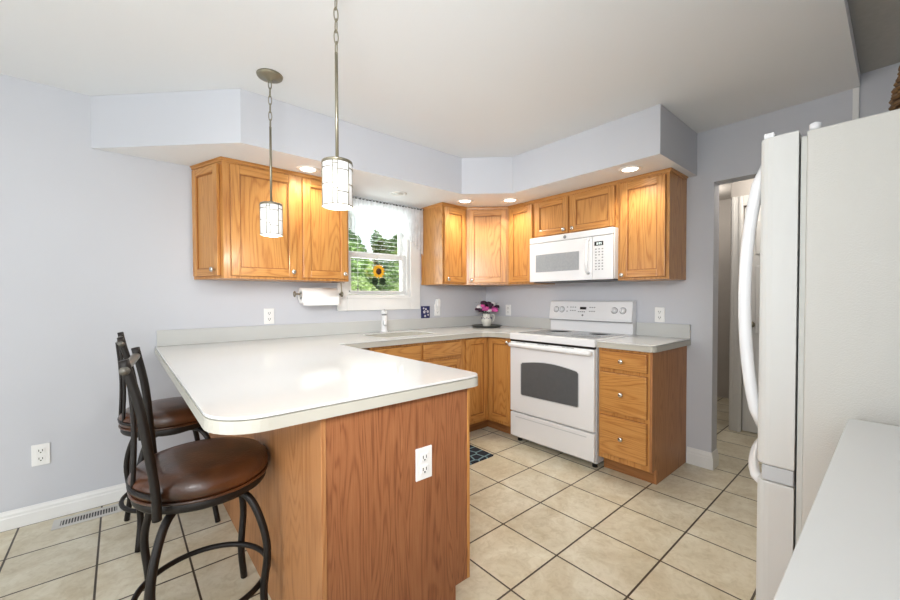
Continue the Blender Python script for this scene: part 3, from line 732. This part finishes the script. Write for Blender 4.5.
# ------------------------------------------------------------------ microwave
t = thing('microwave', 'white over-the-range microwave mounted beneath the short oak cabinet', 'microwave', (-.2, -1.297, 1.355))
my0, my1, mz0, mz1 = -1.6755, -.9165, 1.356, 1.7465
MB().box(-.375, -.002, my0, my1, mz0 + .008, mz1, .003).build('body', 'white', t)
MB().box(-.360, -.03, my0 + .02, my1 - .02, mz0, mz0 + .0075).build('underside_grille', 'black', t)
md = MB().box(-.402, -.376, -1.508, my1 - .002, mz0 + .004, mz1 - .055, .006).build('door', 'white', t)
MB().box(-.402, -.376, my0 + .001, my1 - .002, mz1 - .052, mz1 - .001, .006).build('top_vent', 'white', t)
MB().box(-.4040, -.4022, -1.400, -.986, 1.443, 1.592, .0008).build('door_window', 'mwglass', md)
m = MB(); m.tube([(-.403, -1.480, 1.668), (-.432, -1.482, 1.655), (-.438, -1.482, 1.60), (-.440, -1.482, 1.54), (-.438, -1.482, 1.48), (-.432, -1.482, 1.425), (-.403, -1.480, 1.412)], .012, 12, flat=(1, 1.1)); m.build('door_handle', 'white', md)
cp = MB().box(-.402, -.376, my0 + .001, -1.511, mz0 + .004, mz1 - .055, .006).build('control_panel', 'white', t)
MB().box(-.4035, -.4022, -1.600, -1.530, 1.618, 1.650).build('display', 'black', cp)
m = MB()
SEG = {'1': 'bc', '2': 'abged', '3': 'abgcd', '0': 'abcdef', ':': ''}
def seg_digit(m, y, z, ch, hgt=.016, wid=.008, th=.0018):
    s = {'a': (0, wid, hgt - th, hgt), 'g': (0, wid, hgt / 2 - th / 2, hgt / 2 + th / 2), 'd': (0, wid, 0, th), 'f': (0, th, hgt / 2, hgt), 'b': (wid - th, wid, hgt / 2, hgt), 'e': (0, th, 0, hgt / 2), 'c': (wid - th, wid, 0, hgt / 2)}
    for k in SEG[ch]:
        a, b, c, d_ = s[k]; m.box(-.4040, -.4036, y - b, y - a, z + c, z + d_)
for i, ch in enumerate('1203'): seg_digit(m, -1.541 - i * .0115 - (.003 if i > 1 else 0), 1.626, ch)
m.build('display_digits', 'digits', cp)
m = MB()
for j in range(8):
    for i in range(3):
        if j == 3 and i == 1: continue
        MB().box(-.4028, -.4022, -1.548 - i * .026, -1.536 - i * .026, 1.588 - j * .022, 1.596 - j * .022).build('button', 'grey', cp)
q = Vector((-1, 0, 0)).to_track_quat('Z', 'Y').to_matrix().to_4x4(); q.translation = (-.4023, -1.272, 1.719)
MB().lathe([(0, 0), (.014, 0), (.014, .001), (0, .001)], M4=q, seg=24).build('emblem', 'grey', t)

# ------------------------------------------------------------------ refrigerator
FX0, FX1, FY = -1.765, -.945, -2.778   # side, far side, door front
t = thing('refrigerator', 'tall white refrigerator with bottom freezer filling the right side of the view', 'refrigerator', (-1.36, -3.2, 0))
MB().box(FX0, FX1, -3.60, -2.878, .02, 1.672, .004).build('body', 'white_tex', t)
MB().box(FX0 + .03, FX1 - .03, -3.58, -2.90, .001, .0195).build('base_plinth', 'black', t)
MB().box(FX0 + .006, FX1 - .006, -2.8775, -2.866, .08, 1.660).build('door_gasket', 'gasket', t)
def rounded_door(z0, z1):
    P = [(FX0, -2.8615), (FX0, FY - .03)] + [(FX0 + .02 * (1 - math.cos(q_)), FY - .03 + .03 * math.sin(q_)) for q_ in (PI / 8, PI / 4, 3 * PI / 8, PI / 2)] 
    P += [(FX1 - .02 * (1 - math.cos(q_)), FY - .03 + .03 * math.sin(q_)) for q_ in (PI / 2, 3 * PI / 8, PI / 4, PI / 8)] + [(FX1, FY - .03), (FX1, -2.8615)]
    return MB().prism(P, z0, z1, bev=.004, bot=.004)
ud = rounded_door(.738, 1.680).build('refrigerator_door', 'fridge', t)
ld = rounded_door(.085, .690).build('freezer_drawer', 'fridge', t)
MB().box(FX0 + .004, FX1 - .004, -2.8605, FY - .012, .692, .736, .003).build('door_divider', 'white_dark', t)
m = MB(); m.box(FX0 + .012, FX0 + .05, FY - .030, FY - .006, 1.6805, 1.696, .003); m.build('door_top_cap', 'white', ud)
m = MB(); m.lathe([(0, .0), (.012, 0), (.012, .018), (.006, .022), (0, .022)], (FX0 + .018, -2.892, 1.6722)); m.box(FX0 + .03, FX0 + .10, -2.94, -2.885, 1.6722, 1.680, .003); m.build('hinge_cover', 'white', t)
hp = [(FX0 + .05, FY + .000, 1.545), (FX0 + .05, FY + .030, 1.52), (FX0 + .05, FY + .048, 1.44)]
hx = FX0 + .05
hp = []
for i in range(17):
    f_ = i / 16; hp.append((hx, FY - .008 + .050 * math.sin(PI * f_) ** .55, .835 + .775 * f_))
MB().tube(hp, .0165, 12).build('door_handle', 'white', ud)
hp = []
for i in range(17):
    f_ = i / 16; hp.append((FX0 + .09 + .62 * f_, FY - .006 + .068 * math.sin(PI * f_) ** .5, .645 + .035 * math.sin(PI * f_)))
MB().tube(hp, .0145, 12).build('drawer_handle', 'white', ld)

# basket on the fridge
bc = (-1.42, -3.145, 1.6725)
t = thing('wicker_basket', 'brown woven basket on top of the refrigerator', 'basket', bc)
m = MB()
for i in range(9):
    z = .012 + i * .024; r = .100 + .016 * math.sin(PI * min(1, i / 8)); pts = []
    for k in range(48): a = 2 * PI * k / 48; rr = r + .004 * (1 if (k + i) % 2 else -1); pts.append((bc[0] + rr * math.cos(a), bc[1] + rr * math.sin(a), bc[2] + z))
    m.tube(pts, .0105, 6, closed=True)
m.lathe([(0, .001), (.08, .001), (.08, .008), (0, .008)], bc); m.build('woven_body', 'basket', t)
m = MB(); m.tube([(bc[0] + .113 * math.cos(a), bc[1], bc[2] + .215 + .055 * math.sin(a)) for a in [PI * k / 16 for k in range(17)]], .008, 8); m.build('handle', 'basket', t)
MB().lathe([(.0, .215), (.09, .215), (.112, .222), (.108, .232), (.07, .248), (0, .256)], bc).build('lid', 'basket', t)

# ------------------------------------------------------------------ bar stools
def bez(P, n=18):
    """Catmull-Rom through points"""
    P = [Vector(p) for p in P]; Q = [P[0] * 2 - P[1]] + P + [P[-1] * 2 - P[-2]]; out = []
    for i in range(1, len(Q) - 2):
        for k in range(n // (len(P) - 1) + 1):
            t_ = k / (n // (len(P) - 1) + 1)
            out.append(.5 * ((2 * Q[i]) + (-Q[i - 1] + Q[i + 1]) * t_ + (2 * Q[i - 1] - 5 * Q[i] + 4 * Q[i + 1] - Q[i + 2]) * t_ ** 2 + (-Q[i - 1] + 3 * Q[i] - 3 * Q[i + 1] + Q[i + 2]) * t_ ** 3))
    out.append(P[-1]); return out
def make_stool(c, label):
    t = thing('bar_stool', label, 'stool', c, 'brown leather bar stools at the peninsula')
    x, y = c[0], c[1]
    MB().lathe([(0, .572), (.195, .572), (.212, .580), (.219, .598), (.215, .622), (.197, .642), (.15, .650), (.08, .655), (0, .656)], (x, y, 0), 48).build('seat', 'leather', t)
    m = MB(); m.lathe([(.150, .540), (.206, .540), (.210, .546), (.210, .566), (.206, .571), (.150, .571)], (x, y, 0), 48); m.build('seat_ring', 'darkmetal', t)
    m = MB(); m.tube([(x + .213 * math.cos(a), y + .213 * math.sin(a), .574) for a in [2 * PI * k / 48 for k in range(48)]], .005, 8, closed=True); m.build('piping', 'leather', t)
    m = MB(); m.lathe([(0, .505), (.10, .505), (.10, .539), (0, .539)], (x, y, 0), 24); m.build('swivel_plate', 'darkmetal', t)
    for sx in (-1, 1):
        for sy in (-1, 1):
            P = bez([(x + sx * .06, y + sy * .06, .520), (x + sx * .115, y + sy * .115, .505), (x + sx * .150, y + sy * .155, .43), (x + sx * .170, y + sy * .178, .31), (x + sx * .158, y + sy * .170, .15), (x + sx * .172, y + sy * .190, .004)], 24)
            MB().tube(P, .0135, 10).build('leg', 'darkmetal', t)
    m = MB(); m.tube([(x + .212 * math.cos(a), y + .212 * math.sin(a), .175) for a in [2 * PI * k / 56 for k in range(56)]], .0105, 8, closed=True); m.build('footrest_ring', 'darkmetal', t)
    # two bent back posts and slim spindles on the side away from the counter
    for sy in (-1, 1):
        k = .020 * (sy + 1) / 2
        P = bez([(x - .150 + k * .7, y + sy * .186, .540), (x - .152 + k * .7, y + sy * .186, .62), (x - .168 + k, y + sy * .184, .76), (x - .188 + k * 1.4, y + sy * .180, .90), (x - .222 + k * 1.8, y + sy * .175, 1.042)], 24)
        MB().tube(P, .0135, 10).build('back_post', 'darkmetal', t)
        MB().tube(bez([(x - .205, y + sy * .06, .60), (x - .198, y + sy * .06, .76), (x - .202, y + sy * .058, .88), (x - .212, y + sy * .052, 1.0)], 16), .007, 8).build('spindle', 'darkmetal', t)
    m = MB(); m.tube([(x - .220, y - .200, 1.012), (x - .216, y - .10, 1.012), (x - .203, y, 1.012), (x - .192, y + .10, 1.012), (x - .182, y + .198, 1.012)], .0135, 12, flat=(1.0, .9)); m.build('top_rail', 'silver', t)
    m = MB(); m.tube(bez([(x - .152, y - .186, .605), (x - .205, y - .08, .607), (x - .212, y, .607), (x - .200, y + .08, .607), (x - .138, y + .186, .605)], 16), .008, 8); m.build('lower_rail', 'darkmetal', t)
    return t
s0 = make_stool((-2.960, -1.390, 0), 'brown leather bar stool nearest the camera, whole seat showing')
s1_ = copy_thing(s0); s1_.location = (-2.985, -.480, 0); s1_.rotation_euler = (0, 0, .10); s1_['label'] = 'brown leather bar stool nearer the wall, partly hidden behind the front stool'

# ------------------------------------------------------------------ pendants
def chain(m, x, y, z0, z1, L=.036, r=.0022):
    n = max(1, int((z1 - z0) / (L * .78))); p = (z1 - z0) / n
    for i in range(n):
        cz = z0 + (i + .5) * p; pts = []
        for k in range(20):
            a = 2 * PI * k / 20; u = .008 * math.cos(a); v = (p * .62) * math.sin(a)
            pts.append((x + (u if i % 2 else 0), y + (0 if i % 2 else u), cz + v))
        m.tube(pts, r, 6, closed=True)
def make_pendant(x, y, zb, label):
    t = thing('pendant_light', label, 'pendant light', (x, y, HC), 'pendant lights over the breakfast bar')
    MB().lathe([(0, -.030), (.012, -.030), (.016, -.022), (.05, -.016), (.062, -.010), (.065, -.001), (0, -.001)], (x, y, HC)).build('canopy', 'bronze', t)
    zt = zb + .166
    m = MB(); chain(m, x, y, 2.125, HC - .028, .05); m.build('chain', 'bronze', t)
    MB().tube([(x, y, zt + .012), (x, y, 2.13)], .006, 12).build('rod', 'bronze', t)
    m = MB(); m.lathe([(0, .012), (.014, .012), (.016, .004), (.054, .000), (.0560, -.003), (.0560, -.008), (.0, -.008)], (x, y, zt)); m.build('top_cap', 'bronze', t)
    sh = MB().lathe([(.0535, zb + .001), (.0535, zt - .009)], seg=48, c=(x, y, 0)).build('shade', 'shade', t)
    R = .0550; m = MB()
    def ringz(z, a0=0, a1=2 * PI, r=.0016):
        n = 40; pts = [(x + R * math.cos(a0 + (a1 - a0) * k / n), y + R * math.sin(a0 + (a1 - a0) * k / n), z) for k in range(n + (0 if a1 - a0 > 6.2 else 1))]
        m.tube(pts, r, 6, closed=(a1 - a0 > 6.2))
    ringz(zb, r=.0024); ringz(zt - .010, r=.002)
    def vert(a, z0, z1): m.tube([(x + R * math.cos(a), y + R * math.sin(a), z0), (x + R * math.cos(a), y + R * math.sin(a), z1)], .0016, 6)
    for q in range(3):
        o = q * 2 * PI / 3 - 2.3
        vert(o, zb, zt - .01); vert(o + .32, zb, zt - .01)
        ringz(zb + .135, o - 1.0, o); ringz(zb + .075, o - 1.0, o + .0); ringz(zb + .125, o + .32, o + 1.1); ringz(zb + .045, o + .32, o + 1.1)
        vert(o + 1.1, zb, zt - .01); ringz(zb + .145, o, o + .32); ringz(zb + .055, o, o + .32)
    m.build('leaded_frame', 'bronze', t)
    MB().lathe([(0, zb - .006), (.030, zb - .005), (.048, zb - .001), (.0528, zb + .003), (.0528, zb + .004), (0, zb + .004)], (x, y, 0), 32).build('diffuser', 'bulb', t)
    light('pendant_lamp', 'POINT', (x, y, zb - .035), 4.5, .035, col=(1, .96, .90), parent=t)
    return t
make_pendant(-2.566, -.885, 1.560, 'smaller-looking pendant light with leaded white shade, its round canopy visible on the ceiling')
make_pendant(-2.564, -1.690, 1.564, 'larger-looking pendant light nearest the camera, its chain running out of the frame')

# ------------------------------------------------------------------ recessed lights
cans = [(-2.202, -.449, 1, 'lit recessed light in the soffit above the left oak cabinet'),
        (-1.396, -.323, 0, 'unlit recessed light in the soffit above the kitchen window'),
        (-.792, -.499, 1, 'lit recessed light left of the soffit corner, above the narrow cabinet by the window'),
        (-.505, -.781, 1, 'lit recessed light right of the soffit corner, above the narrow cabinet by the microwave'),
        (-.519, -1.848, 1, 'lit recessed light above the large end cabinet right of the microwave')]
M['lens_off'] = mat('unlit_lens', srgb(214, 214, 210), .4)
for x, y, on, lab in cans:
    t = thing('recessed_light', lab, 'ceiling light', (x, y, ZS), 'recessed soffit lights')
    MB().lathe([(.050, -.002), (.054, -.006), (.072, -.005), (.075, -.0008), (.050, -.0008)], (x, y, ZS)).build('trim_ring', 'trim', t)
    MB().lathe([(0, -.004), (.0495, -.003), (.0495, -.0008), (0, -.0008)], (x, y, ZS)).build('lens', 'lens' if on else 'lens_off', t)
    if on: light('recessed_lamp', 'SPOT', (x, y, ZS - .012), 17, .04, col=(1, .91, .76), spot=math.radians(150), parent=t)

# ------------------------------------------------------------------ wall plates
def outlet(O, U, N, label, w=.072, h=.116, slots=True):
    F = face_mat(O, U, N)
    t = thing('wall_outlet', label, 'outlet', O)
    pl = MB().box(-w / 2, w / 2, .0006, .006, -h / 2, h / 2, .002, F).build('cover_plate', 'outlet', t)
    for s in (-1, 1):
        r = MB().box(-.017, .017, .0061, .009, s * .022 - .015, s * .022 + .015, .004, F).build('receptacle', 'outlet', t)
        m = MB(); m.box(-.0085, -.0055, .0091, .0096, s * .022 - .003, s * .022 + .008, 0, F); m.box(.0055, .0085, .0091, .0096, s * .022 - .003, s * .022 + .008, 0, F); m.box(-.003, .003, .0091, .0096, s * .022 - .011, s * .022 - .006, 0, F)
        m.build('slots', 'slot', r)
    return t
nA = ((1, 0, 0), (0, -1, 0)); nB = ((0, -1, 0), (-1, 0, 0))
outlet((-2.336, 0, 1.090), *nA, 'white outlet on the wall above the backsplash, below the left oak cabinet')
outlet((-3.531, 0, .368), *nA, 'white outlet low on the bare wall left of the bar stools')
outlet((0, -1.851, 1.088), *nB, 'white outlet on the wall right of the range, above the short backsplash')
outlet((0, -.335, 1.090), *nB, 'white outlet on the wall just right of the flower vase')
outlet((-.717, 0, 1.100), *nA, 'white outlet right of the window, behind the plug-in night light')
outlet((-2.358, PY, .628), *nA, 'white outlet on the near end panel of the peninsula')
t = thing('night_light', 'white rounded night light plugged in right of the window', 'night light', (-.717, -.01, 1.14))
m = MB(); P = [(-.748, 1.135), (-.706, 1.135), (-.706, 1.195)] + [(-.727 + .021 * math.cos(a), 1.195 + .021 * math.sin(a)) for a in [PI * k / 8 for k in range(1, 8)]] + [(-.748, 1.195)]
m.prism(P, 0, .035, bev=.006, M4=Matrix(((1, 0, 0, 0), (0, 0, -1, -.0102), (0, 1, 0, 0), (0, 0, 0, 1)))); m.build('cover', 'outlet', t)
MB().box(-.740, -.712, -.030, -.0102, 1.112, 1.1345, .002).build('plug_base', 'outlet', t)
t = thing('decorative_tile', 'small navy picture tile standing on the backsplash right of the window', 'tile', (-.872, -.01, 1.0225))
MB().box(-.925, -.822, -.016, -.004, 1.0226, 1.142, .002).build('tile', 'navy', t)
m = MB()
for dx, z, r in ((-.02, 1.085, .016), (.022, 1.088, .014), (0, 1.112, .012), (-.028, 1.12, .010), (.028, 1.055, .010), (-.01, 1.045, .012)):
    for k in range(5):
        a = 2 * PI * k / 5 + z * 50; m.box(-.872 + dx + r * .6 * math.cos(a) - r * .35, -.872 + dx + r * .6 * math.cos(a) + r * .35, -.0168, -.0161, z + r * .6 * math.sin(a) - r * .35, z + r * .6 * math.sin(a) + r * .35)
m.build('flower_print', 'petalwhite', t)

# ------------------------------------------------------------------ paper towel holder
t = thing('paper_towel_holder', 'wire paper towel holder mounted under the left oak cabinet', 'holder', (-2.01, -.15, ZU))
m = MB(); zc = 1.255; m.cyl((-2.195, -.15, zc), (-1.825, -.15, zc), .006)
m.tube(bez([(-1.832, -.15, ZU - .001), (-1.828, -.15, 1.33), (-1.825, -.15, 1.29), (-1.825, -.15, zc)], 9), .005, 8)
m.box(-1.90, -1.81, -.175, -.125, ZU - .005, ZU - .0008); m.build('bracket', 'bronze', t)
for x in (-2.197, -1.823):
    m = MB(); m.tube([(x, -.15 + .018 * math.cos(a), zc + .018 * math.sin(a)) for a in [2 * PI * k / 20 for k in range(20)]], .005, 8, closed=True); m.build('end_ring', 'bronze', t)
t = thing('paper_towel_roll', 'white paper towel roll hanging on the holder left of the window', 'paper towel', (-2.01, -.15, zc))
q = Vector((1, 0, 0)).to_track_quat('Z', 'Y').to_matrix().to_4x4(); q.translation = (-2.155, -.15, zc - .012)
MB().lathe([(.019, 0), (.059, 0), (.059, .28), (.019, .28), (.019, 0)], M4=q, seg=36).build('roll', 'paper', t)
m = MB(); m._new([(-2.155, -.2105, zc - .02), (-1.875, -.2105, zc - .02), (-1.875, -.210, zc - .085), (-2.155, -.210, zc - .085), (-2.155, -.2115, zc - .02), (-1.875, -.2115, zc - .02), (-1.875, -.211, zc - .085), (-2.155, -.211, zc - .085)],
    [(0, 1, 2, 3), (7, 6, 5, 4), (0, 1, 5, 4), (1, 2, 6, 5), (2, 3, 7, 6), (3, 0, 4, 7)]); m.build('loose_sheet', 'paper', t)

# ------------------------------------------------------------------ valance, blind, suncatcher
t = thing('valance_curtain', 'white sheer valance hanging from a dark rod over the kitchen window', 'curtain', (-1.38, -.06, 2.05))
m = MB(); nx, nz = 150, 14; V = []; F = []
for i in range(nx + 1):
    f_ = i / nx; x = -1.825 + .885 * f_
    e = min(f_, 1 - f_)
    bot = 1.79 + .04 * math.sin(f_ * 20) - (.20 * max(0, 1 - e / .12)) 
    for j in range(nz + 1):
        g = j / nz; z = 2.082 + (bot - 2.082) * g
        y = -.060 + (.010 + .008 * g) * math.sin(f_ * 2 * PI * 26) + .004 * math.sin(f_ * 61 + g * 3)
        V.append((x, y, z))
for i in range(nx):
    for j in range(nz): a = i * (nz + 1) + j; F.append((a, a + 1, a + nz + 2, a + nz + 1))
m._new(V, F, smooth=True); m.build('sheer_fabric', 'sheer', t)
m = MB(); m.cyl((-1.838, -.060, 2.072), (-.930, -.060, 2.072), .0045, 10); m.build('rod', 'darkmetal', t)
m = MB()
for k in range(22):
    x = -1.81 + k * .0405; m.tube([(x, -.060 + .0075 * math.cos(a), 2.074 + .0075 * math.sin(a)) for a in [2 * PI * q / 12 for q in range(12)]], .0015, 5, closed=True)
m.build('rings', 'darkmetal', t)
t = thing('window_blind', 'white horizontal blind with open slats lowered inside the kitchen window', 'blind', (-1.385, .01, 1.27))
MB().box(-1.680, -1.090, .004, .028, 2.02, 2.05, .002).build('headrail', 'trim', t)
m = MB()
for k in range(20): z = 1.30 + k * .0366; m.box(-1.675, -1.095, .010, .022, z, z + .001)
m.build('slats', 'trim', t)
m = MB()
for x in (-1.60, -1.17): m.cyl((x, .004, 1.285), (x, .004, 2.02), .0016, 6)
m.build('cords', 'trim', t)
MB().box(-1.675, -1.095, .006, .026, 1.277, 1.290, .002).build('bottom_rail', 'trim', t)
sx, sz, sy = -1.412, 1.462, -.030
t = thing('suncatcher', 'yellow sunflower suncatcher hanging in the lower half of the window', 'ornament', (sx, sy, sz))
for ring, (n, r0, L, off) in enumerate(((13, .024, .044, 0), (13, .022, .036, .24))):
    m = MB()
    for k in range(n):
        a = 2 * PI * k / n + off; c, s_ = math.cos(a), math.sin(a)
        pts = [(r0, -.006), (r0 + L * .5, -.009), (r0 + L, 0), (r0 + L * .5, .009), (r0, .006)]
        yy = sy + (.002 if ring else -.001)
        V = [(sx + p * c - q_ * s_, yy, sz + p * s_ + q_ * c) for p, q_ in pts] + [(sx + p * c - q_ * s_, yy + .002, sz + p * s_ + q_ * c) for p, q_ in pts]
        m._new(V, [tuple(range(5)), (9, 8, 7, 6, 5)] + [(i, (i + 1) % 5, 5 + (i + 1) % 5, 5 + i) for i in range(5)])
    m.build('petals', 'sunpetal', t)
q = Vector((0, -1, 0)).to_track_quat('Z', 'Y').to_matrix().to_4x4(); q.translation = (sx, sy + .004, sz)
MB().lathe([(0, 0), (.030, 0), (.028, .006), (.014, .009), (0, .010)], M4=q, seg=24).build('flower_centre', 'suncore', t)
m = MB(); m.tube(bez([(sx, sy, sz - .05), (sx + .006, sy, sz - .09), (sx - .002, sy, sz - .14)], 8), .003, 6)
for s_ in (-1, 1):
    for zo in (-.075, -.10):
        P = [(0, 0), (.02, .018), (.052, .020), (.078, -.005), (.05, -.022), (.018, -.016)]
        V = [(sx + s_ * p, sy, sz + zo + q_) for p, q_ in P] + [(sx + s_ * p, sy + .002, sz + zo + q_) for p, q_ in P]
        m._new(V, [tuple(range(6)), (11, 10, 9, 8, 7, 6)] + [(i, (i + 1) % 6, 6 + (i + 1) % 6, 6 + i) for i in range(6)])
m.build('stem_and_leaves', 'leaf', t)
m = MB(); m.cyl((sx, sy, sz + .055), (sx, sy, 1.60), .0008, 5); m.cyl((sx, sy, 1.60), (sx, .028, 1.60), .003, 6); m.build('hanging_string', 'trim', t)

# ------------------------------------------------------------------ flowers on tray
vc = (-.262, -.262, CT + .0005)
t = tag(MB().lathe([(0, 0), (.12, 0), (.15, .006), (.160, .014), (.158, .017), (.148, .012), (.12, .007), (0, .006)], vc, 48).build('serving_tray', 'traymat', origin=vc), 'round dark green tray under the flower pitcher in the counter corner', 'tray')
vz = vc[2] + .0065
t = thing('pitcher_vase', 'cream ceramic pitcher holding flowers on the dark tray in the corner', 'vase', (vc[0], vc[1], vz))
MB().lathe([(0, 0), (.036, 0), (.040, .006), (.050, .03), (.056, .055), (.052, .08), (.040, .102), (.036, .115), (.042, .130), (.039, .130), (.033, .115), (.036, .10), (.048, .06), (.04, .01), (0, .008)], (vc[0], vc[1], vz), 36).build('body', 'ceramic', t)
rd = Vector((.77, -.64, 0))
hpnt = lambda a, z: (vc[0] + rd.x * a, vc[1] + rd.y * a, vz + z)
MB().tube(bez([hpnt(.043, .115), hpnt(.068, .122), hpnt(.080, .095), hpnt(.072, .060), hpnt(.054, .045)], 16), .0055, 8).build('handle', 'ceramic', t)
m = MB()
for k in range(16):
    a = 2 * PI * k / 16; z = .084 + .004 * (-1) ** k; r = .0515
    m.ball((vc[0] + r * math.cos(a), vc[1] + r * math.sin(a), vz + z), .0065, 8, sz=.7)
m.build('painted_band', 'navy', t)
t = thing('flower_bouquet', 'pink, plum and white flowers filling the cream pitcher', 'flowers', (vc[0], vc[1], vz + .13))
vr = Vector((.763, -.646, 0)); vf = Vector((-.646, -.763, 0))
def bloom(u, z, f_, r, mt, name='bloom'):
    c = Vector((vc[0], vc[1], vz)) + vr * u * 1.12 + vf * f_ + Vector((0, 0, z * .99)); r *= 1.28; m = MB()
    for ring, (n, rr, el) in enumerate(((5, .35, 1.1), (7, .65, .7), (9, .95, .25), (9, 1.0, -.2))):
        for k in range(n):
            a = 2 * PI * k / n + ring * .5; d_ = Vector((math.cos(a) * math.cos(el), math.sin(a) * math.cos(el), math.sin(el)))
            p = c + d_ * r * rr * .75; q_ = d_.to_track_quat('Z', 'Y').to_matrix().to_4x4(); q_.translation = p
            m.lathe([(0, -.25 * r), (.28 * r, -.15 * r), (.36 * r, .05 * r), (.2 * r, .12 * r), (0, .05 * r)], M4=q_, seg=7)
    m.ball(c, r * .45, 8); m.build(name, mt, t)
for u, z, f_, r, mt in [(-.012, .185, .045, .034, 'pink'), (.070, .172, .030, .034, 'pink'), (-.070, .205, .03, .026, 'petalwhite'), (.055, .235, .0, .028, 'petalwhite'), (-.03, .245, .02, .03, 'plum'),
                      (.015, .238, .02, .028, 'plum'), (-.055, .165, .02, .024, 'plum'), (.030, .200, .03, .022, 'plum'), (.095, .205, .0, .024, 'plum'), (-.01, .215, -.05, .034, 'plum'), (.05, .19, -.05, .03, 'pink'), (-.05, .21, -.05, .03, 'petalwhite'), (.02, .165, .05, .022, 'petalwhite'), (-.04, .215, .05, .022, 'pink'), (.04, .225, .04, .022, 'plum'), (-.085, .18, .01, .024, 'plum')]:
    bloom(u, z, f_, r, mt)
m = MB()
for k in range(46):
    a = random.uniform(0, 2 * PI); r = random.uniform(.03, .12); z = random.uniform(.14, .25)
    c = Vector((vc[0] + r * math.cos(a), vc[1] + r * math.sin(a), vz + z)); d_ = Vector((math.cos(a), math.sin(a), random.uniform(-.4, .8))).normalized(); s_ = d_.cross(Vector((0, 0, 1))).normalized() * .008
    m._new([c - d_ * .02, c + s_, c + d_ * .025, c - s_, c + Vector((0, 0, .002))], [(0, 1, 4), (1, 2, 4), (2, 3, 4), (3, 0, 4), (3, 2, 1, 0)])
for k in range(6): 
    a = k; m.tube([(vc[0] + .012 * math.cos(a), vc[1] + .012 * math.sin(a), vz + .03), (vc[0] + .028 * math.cos(a), vc[1] + .028 * math.sin(a), vz + .13), (vc[0] + .05 * math.cos(a), vc[1] + .05 * math.sin(a), vz + .2)], .0022, 5)
m.build('foliage', 'leaf', t)

# ------------------------------------------------------------------ floor vent and rug
t = thing('floor_register', 'white metal floor register by the baseboard left of the stools', 'vent', (-3.335, -.112, 0))
m = MB(); x0, x1, y0, y1 = -3.482, -3.186, -.172, -.052
m.box(x0, x1, y0, y0 + .026, .0008, .005, .0015); m.box(x0, x1, y1 - .026, y1, .0008, .005, .0015)
m.box(x0, x0 + .03, y0 + .026, y1 - .026, .0008, .005); m.box(x1 - .03, x1, y0 + .026, y1 - .026, .0008, .005)
m.build('frame', 'ivent', t)
m = MB()
for k in range(20): x = x0 + .034 + k * .0118; m.box(x, x + .0045, y0 + .026, y1 - .026, .001, .0046)
m.build('louvres', 'ivent', t)
MB().box(x0 + .03, x1 - .03, y0 + .026, y1 - .026, .0003, .0007).build('dark_duct', 'black', t)
r = .03
rp = arc(-1.80 + r, -1.035 + r, r, PI, 1.5 * PI, 4) + arc(-.995 - r * .3, -1.035 + r * .3, r * .3, 1.5 * PI, 2 * PI, 3) + arc(-.985 - r * .3, -.60 - r * .3, r * .3, 0, PI / 2, 3) + arc(-1.80 + r, -.60 - r, r, PI / 2, PI, 4)
tag(MB().prism(rp, .0008, .009, bev=.003).build('kitchen_mat', 'rug', origin=(-1.4, -.8, 0)), 'dark navy patterned mat on the tiles beyond the peninsula end', 'rug')

# ------------------------------------------------------------------ trees outside
def tree(x, y, h, wd_, kind, label, mt, n=1500, ls=.085):
    t = thing(kind, label, 'tree', (x, y, -.02), 'trees and bushes beyond the kitchen window')
    MB().tube([(x, y, -.02), (x, y, h * .45), (x, y, h * .9)], [.09, .06, .02], 8).build('trunk', 'bark', t)
    m = MB(); V = []; F = []
    for k in range(n):
        f_ = random.random(); z = h * (.08 + .92 * f_)
        if kind == 'spruce_tree': rr = wd_ * (1 - f_) ** .8 + .05
        else: rr = wd_ * math.sin(PI * (.12 + .84 * f_)) ** .6
        rr *= random.uniform(.65, 1.05) * (1 + .18 * math.sin(f_ * 17 + x)); a = random.uniform(0, 2 * PI)
        c = Vector((x + rr * math.cos(a), y + rr * math.sin(a), z)); u = Vector((random.gauss(0, 1), random.gauss(0, 1), random.gauss(0, .6))).normalized() * ls
        v = u.cross(Vector((random.gauss(0, 1), random.gauss(0, 1), random.gauss(0, 1)))).normalized() * ls * .55
        b = len(V); V += [c - u, c + v, c + u, c - v]; F.append((b, b + 1, b + 2, b + 3))
    m._new(V, F); return m.build('foliage', mt, t)
T1, T2 = 'tree1', 'tree2'
tree(2.00, 7.4, 2.85, .77, 'broadleaf_tree', 'green tree at the left of the window view', T2, 2600)
tree(3.95, 7.4, 2.80, .77, 'broadleaf_tree', 'rounded green tree at the right of the window view', T2, 2600)
tree(.05, 7.4, 2.8, .77, 'broadleaf_tree', 'green tree far left outside, mostly hidden by the oak cabinet', T2)
tree(5.90, 7.4, 2.8, .77, 'broadleaf_tree', 'green tree far right outside, behind the window casing', T2)
tree(3.20, 9.6, 3.75, .8, 'spruce_tree', 'pointed darker tree rising left of centre in the window view', T1, 3000)
tree(4.95, 9.6, 3.65, .8, 'spruce_tree', 'pointed darker tree rising right of centre in the window view', T1, 3000)
for x, h, lab in ((4.35, 4.9, 'tall dense green tree at the left end of the farthest row'), (6.35, 4.8, 'tall dense green tree in the middle of the farthest row'), (8.35, 5.0, 'tall dense green tree at the right end of the farthest row')):
    tree(x, 12.4, h, .80, 'broadleaf_tree', lab, T1, 4200, .12)
for i, x in enumerate((-.2, 1.1, 2.4, 3.7)):
    tree(x, 5.2, 1.62 + .1 * (i % 2), .54, 'bush', ['pale green bush farthest left below the trees', 'pale green bush low at the left of the window view', 'pale green bush low behind the sunflower stem', 'pale green bush low at the right of the window view'][i], 'tree3', 2200, .05)
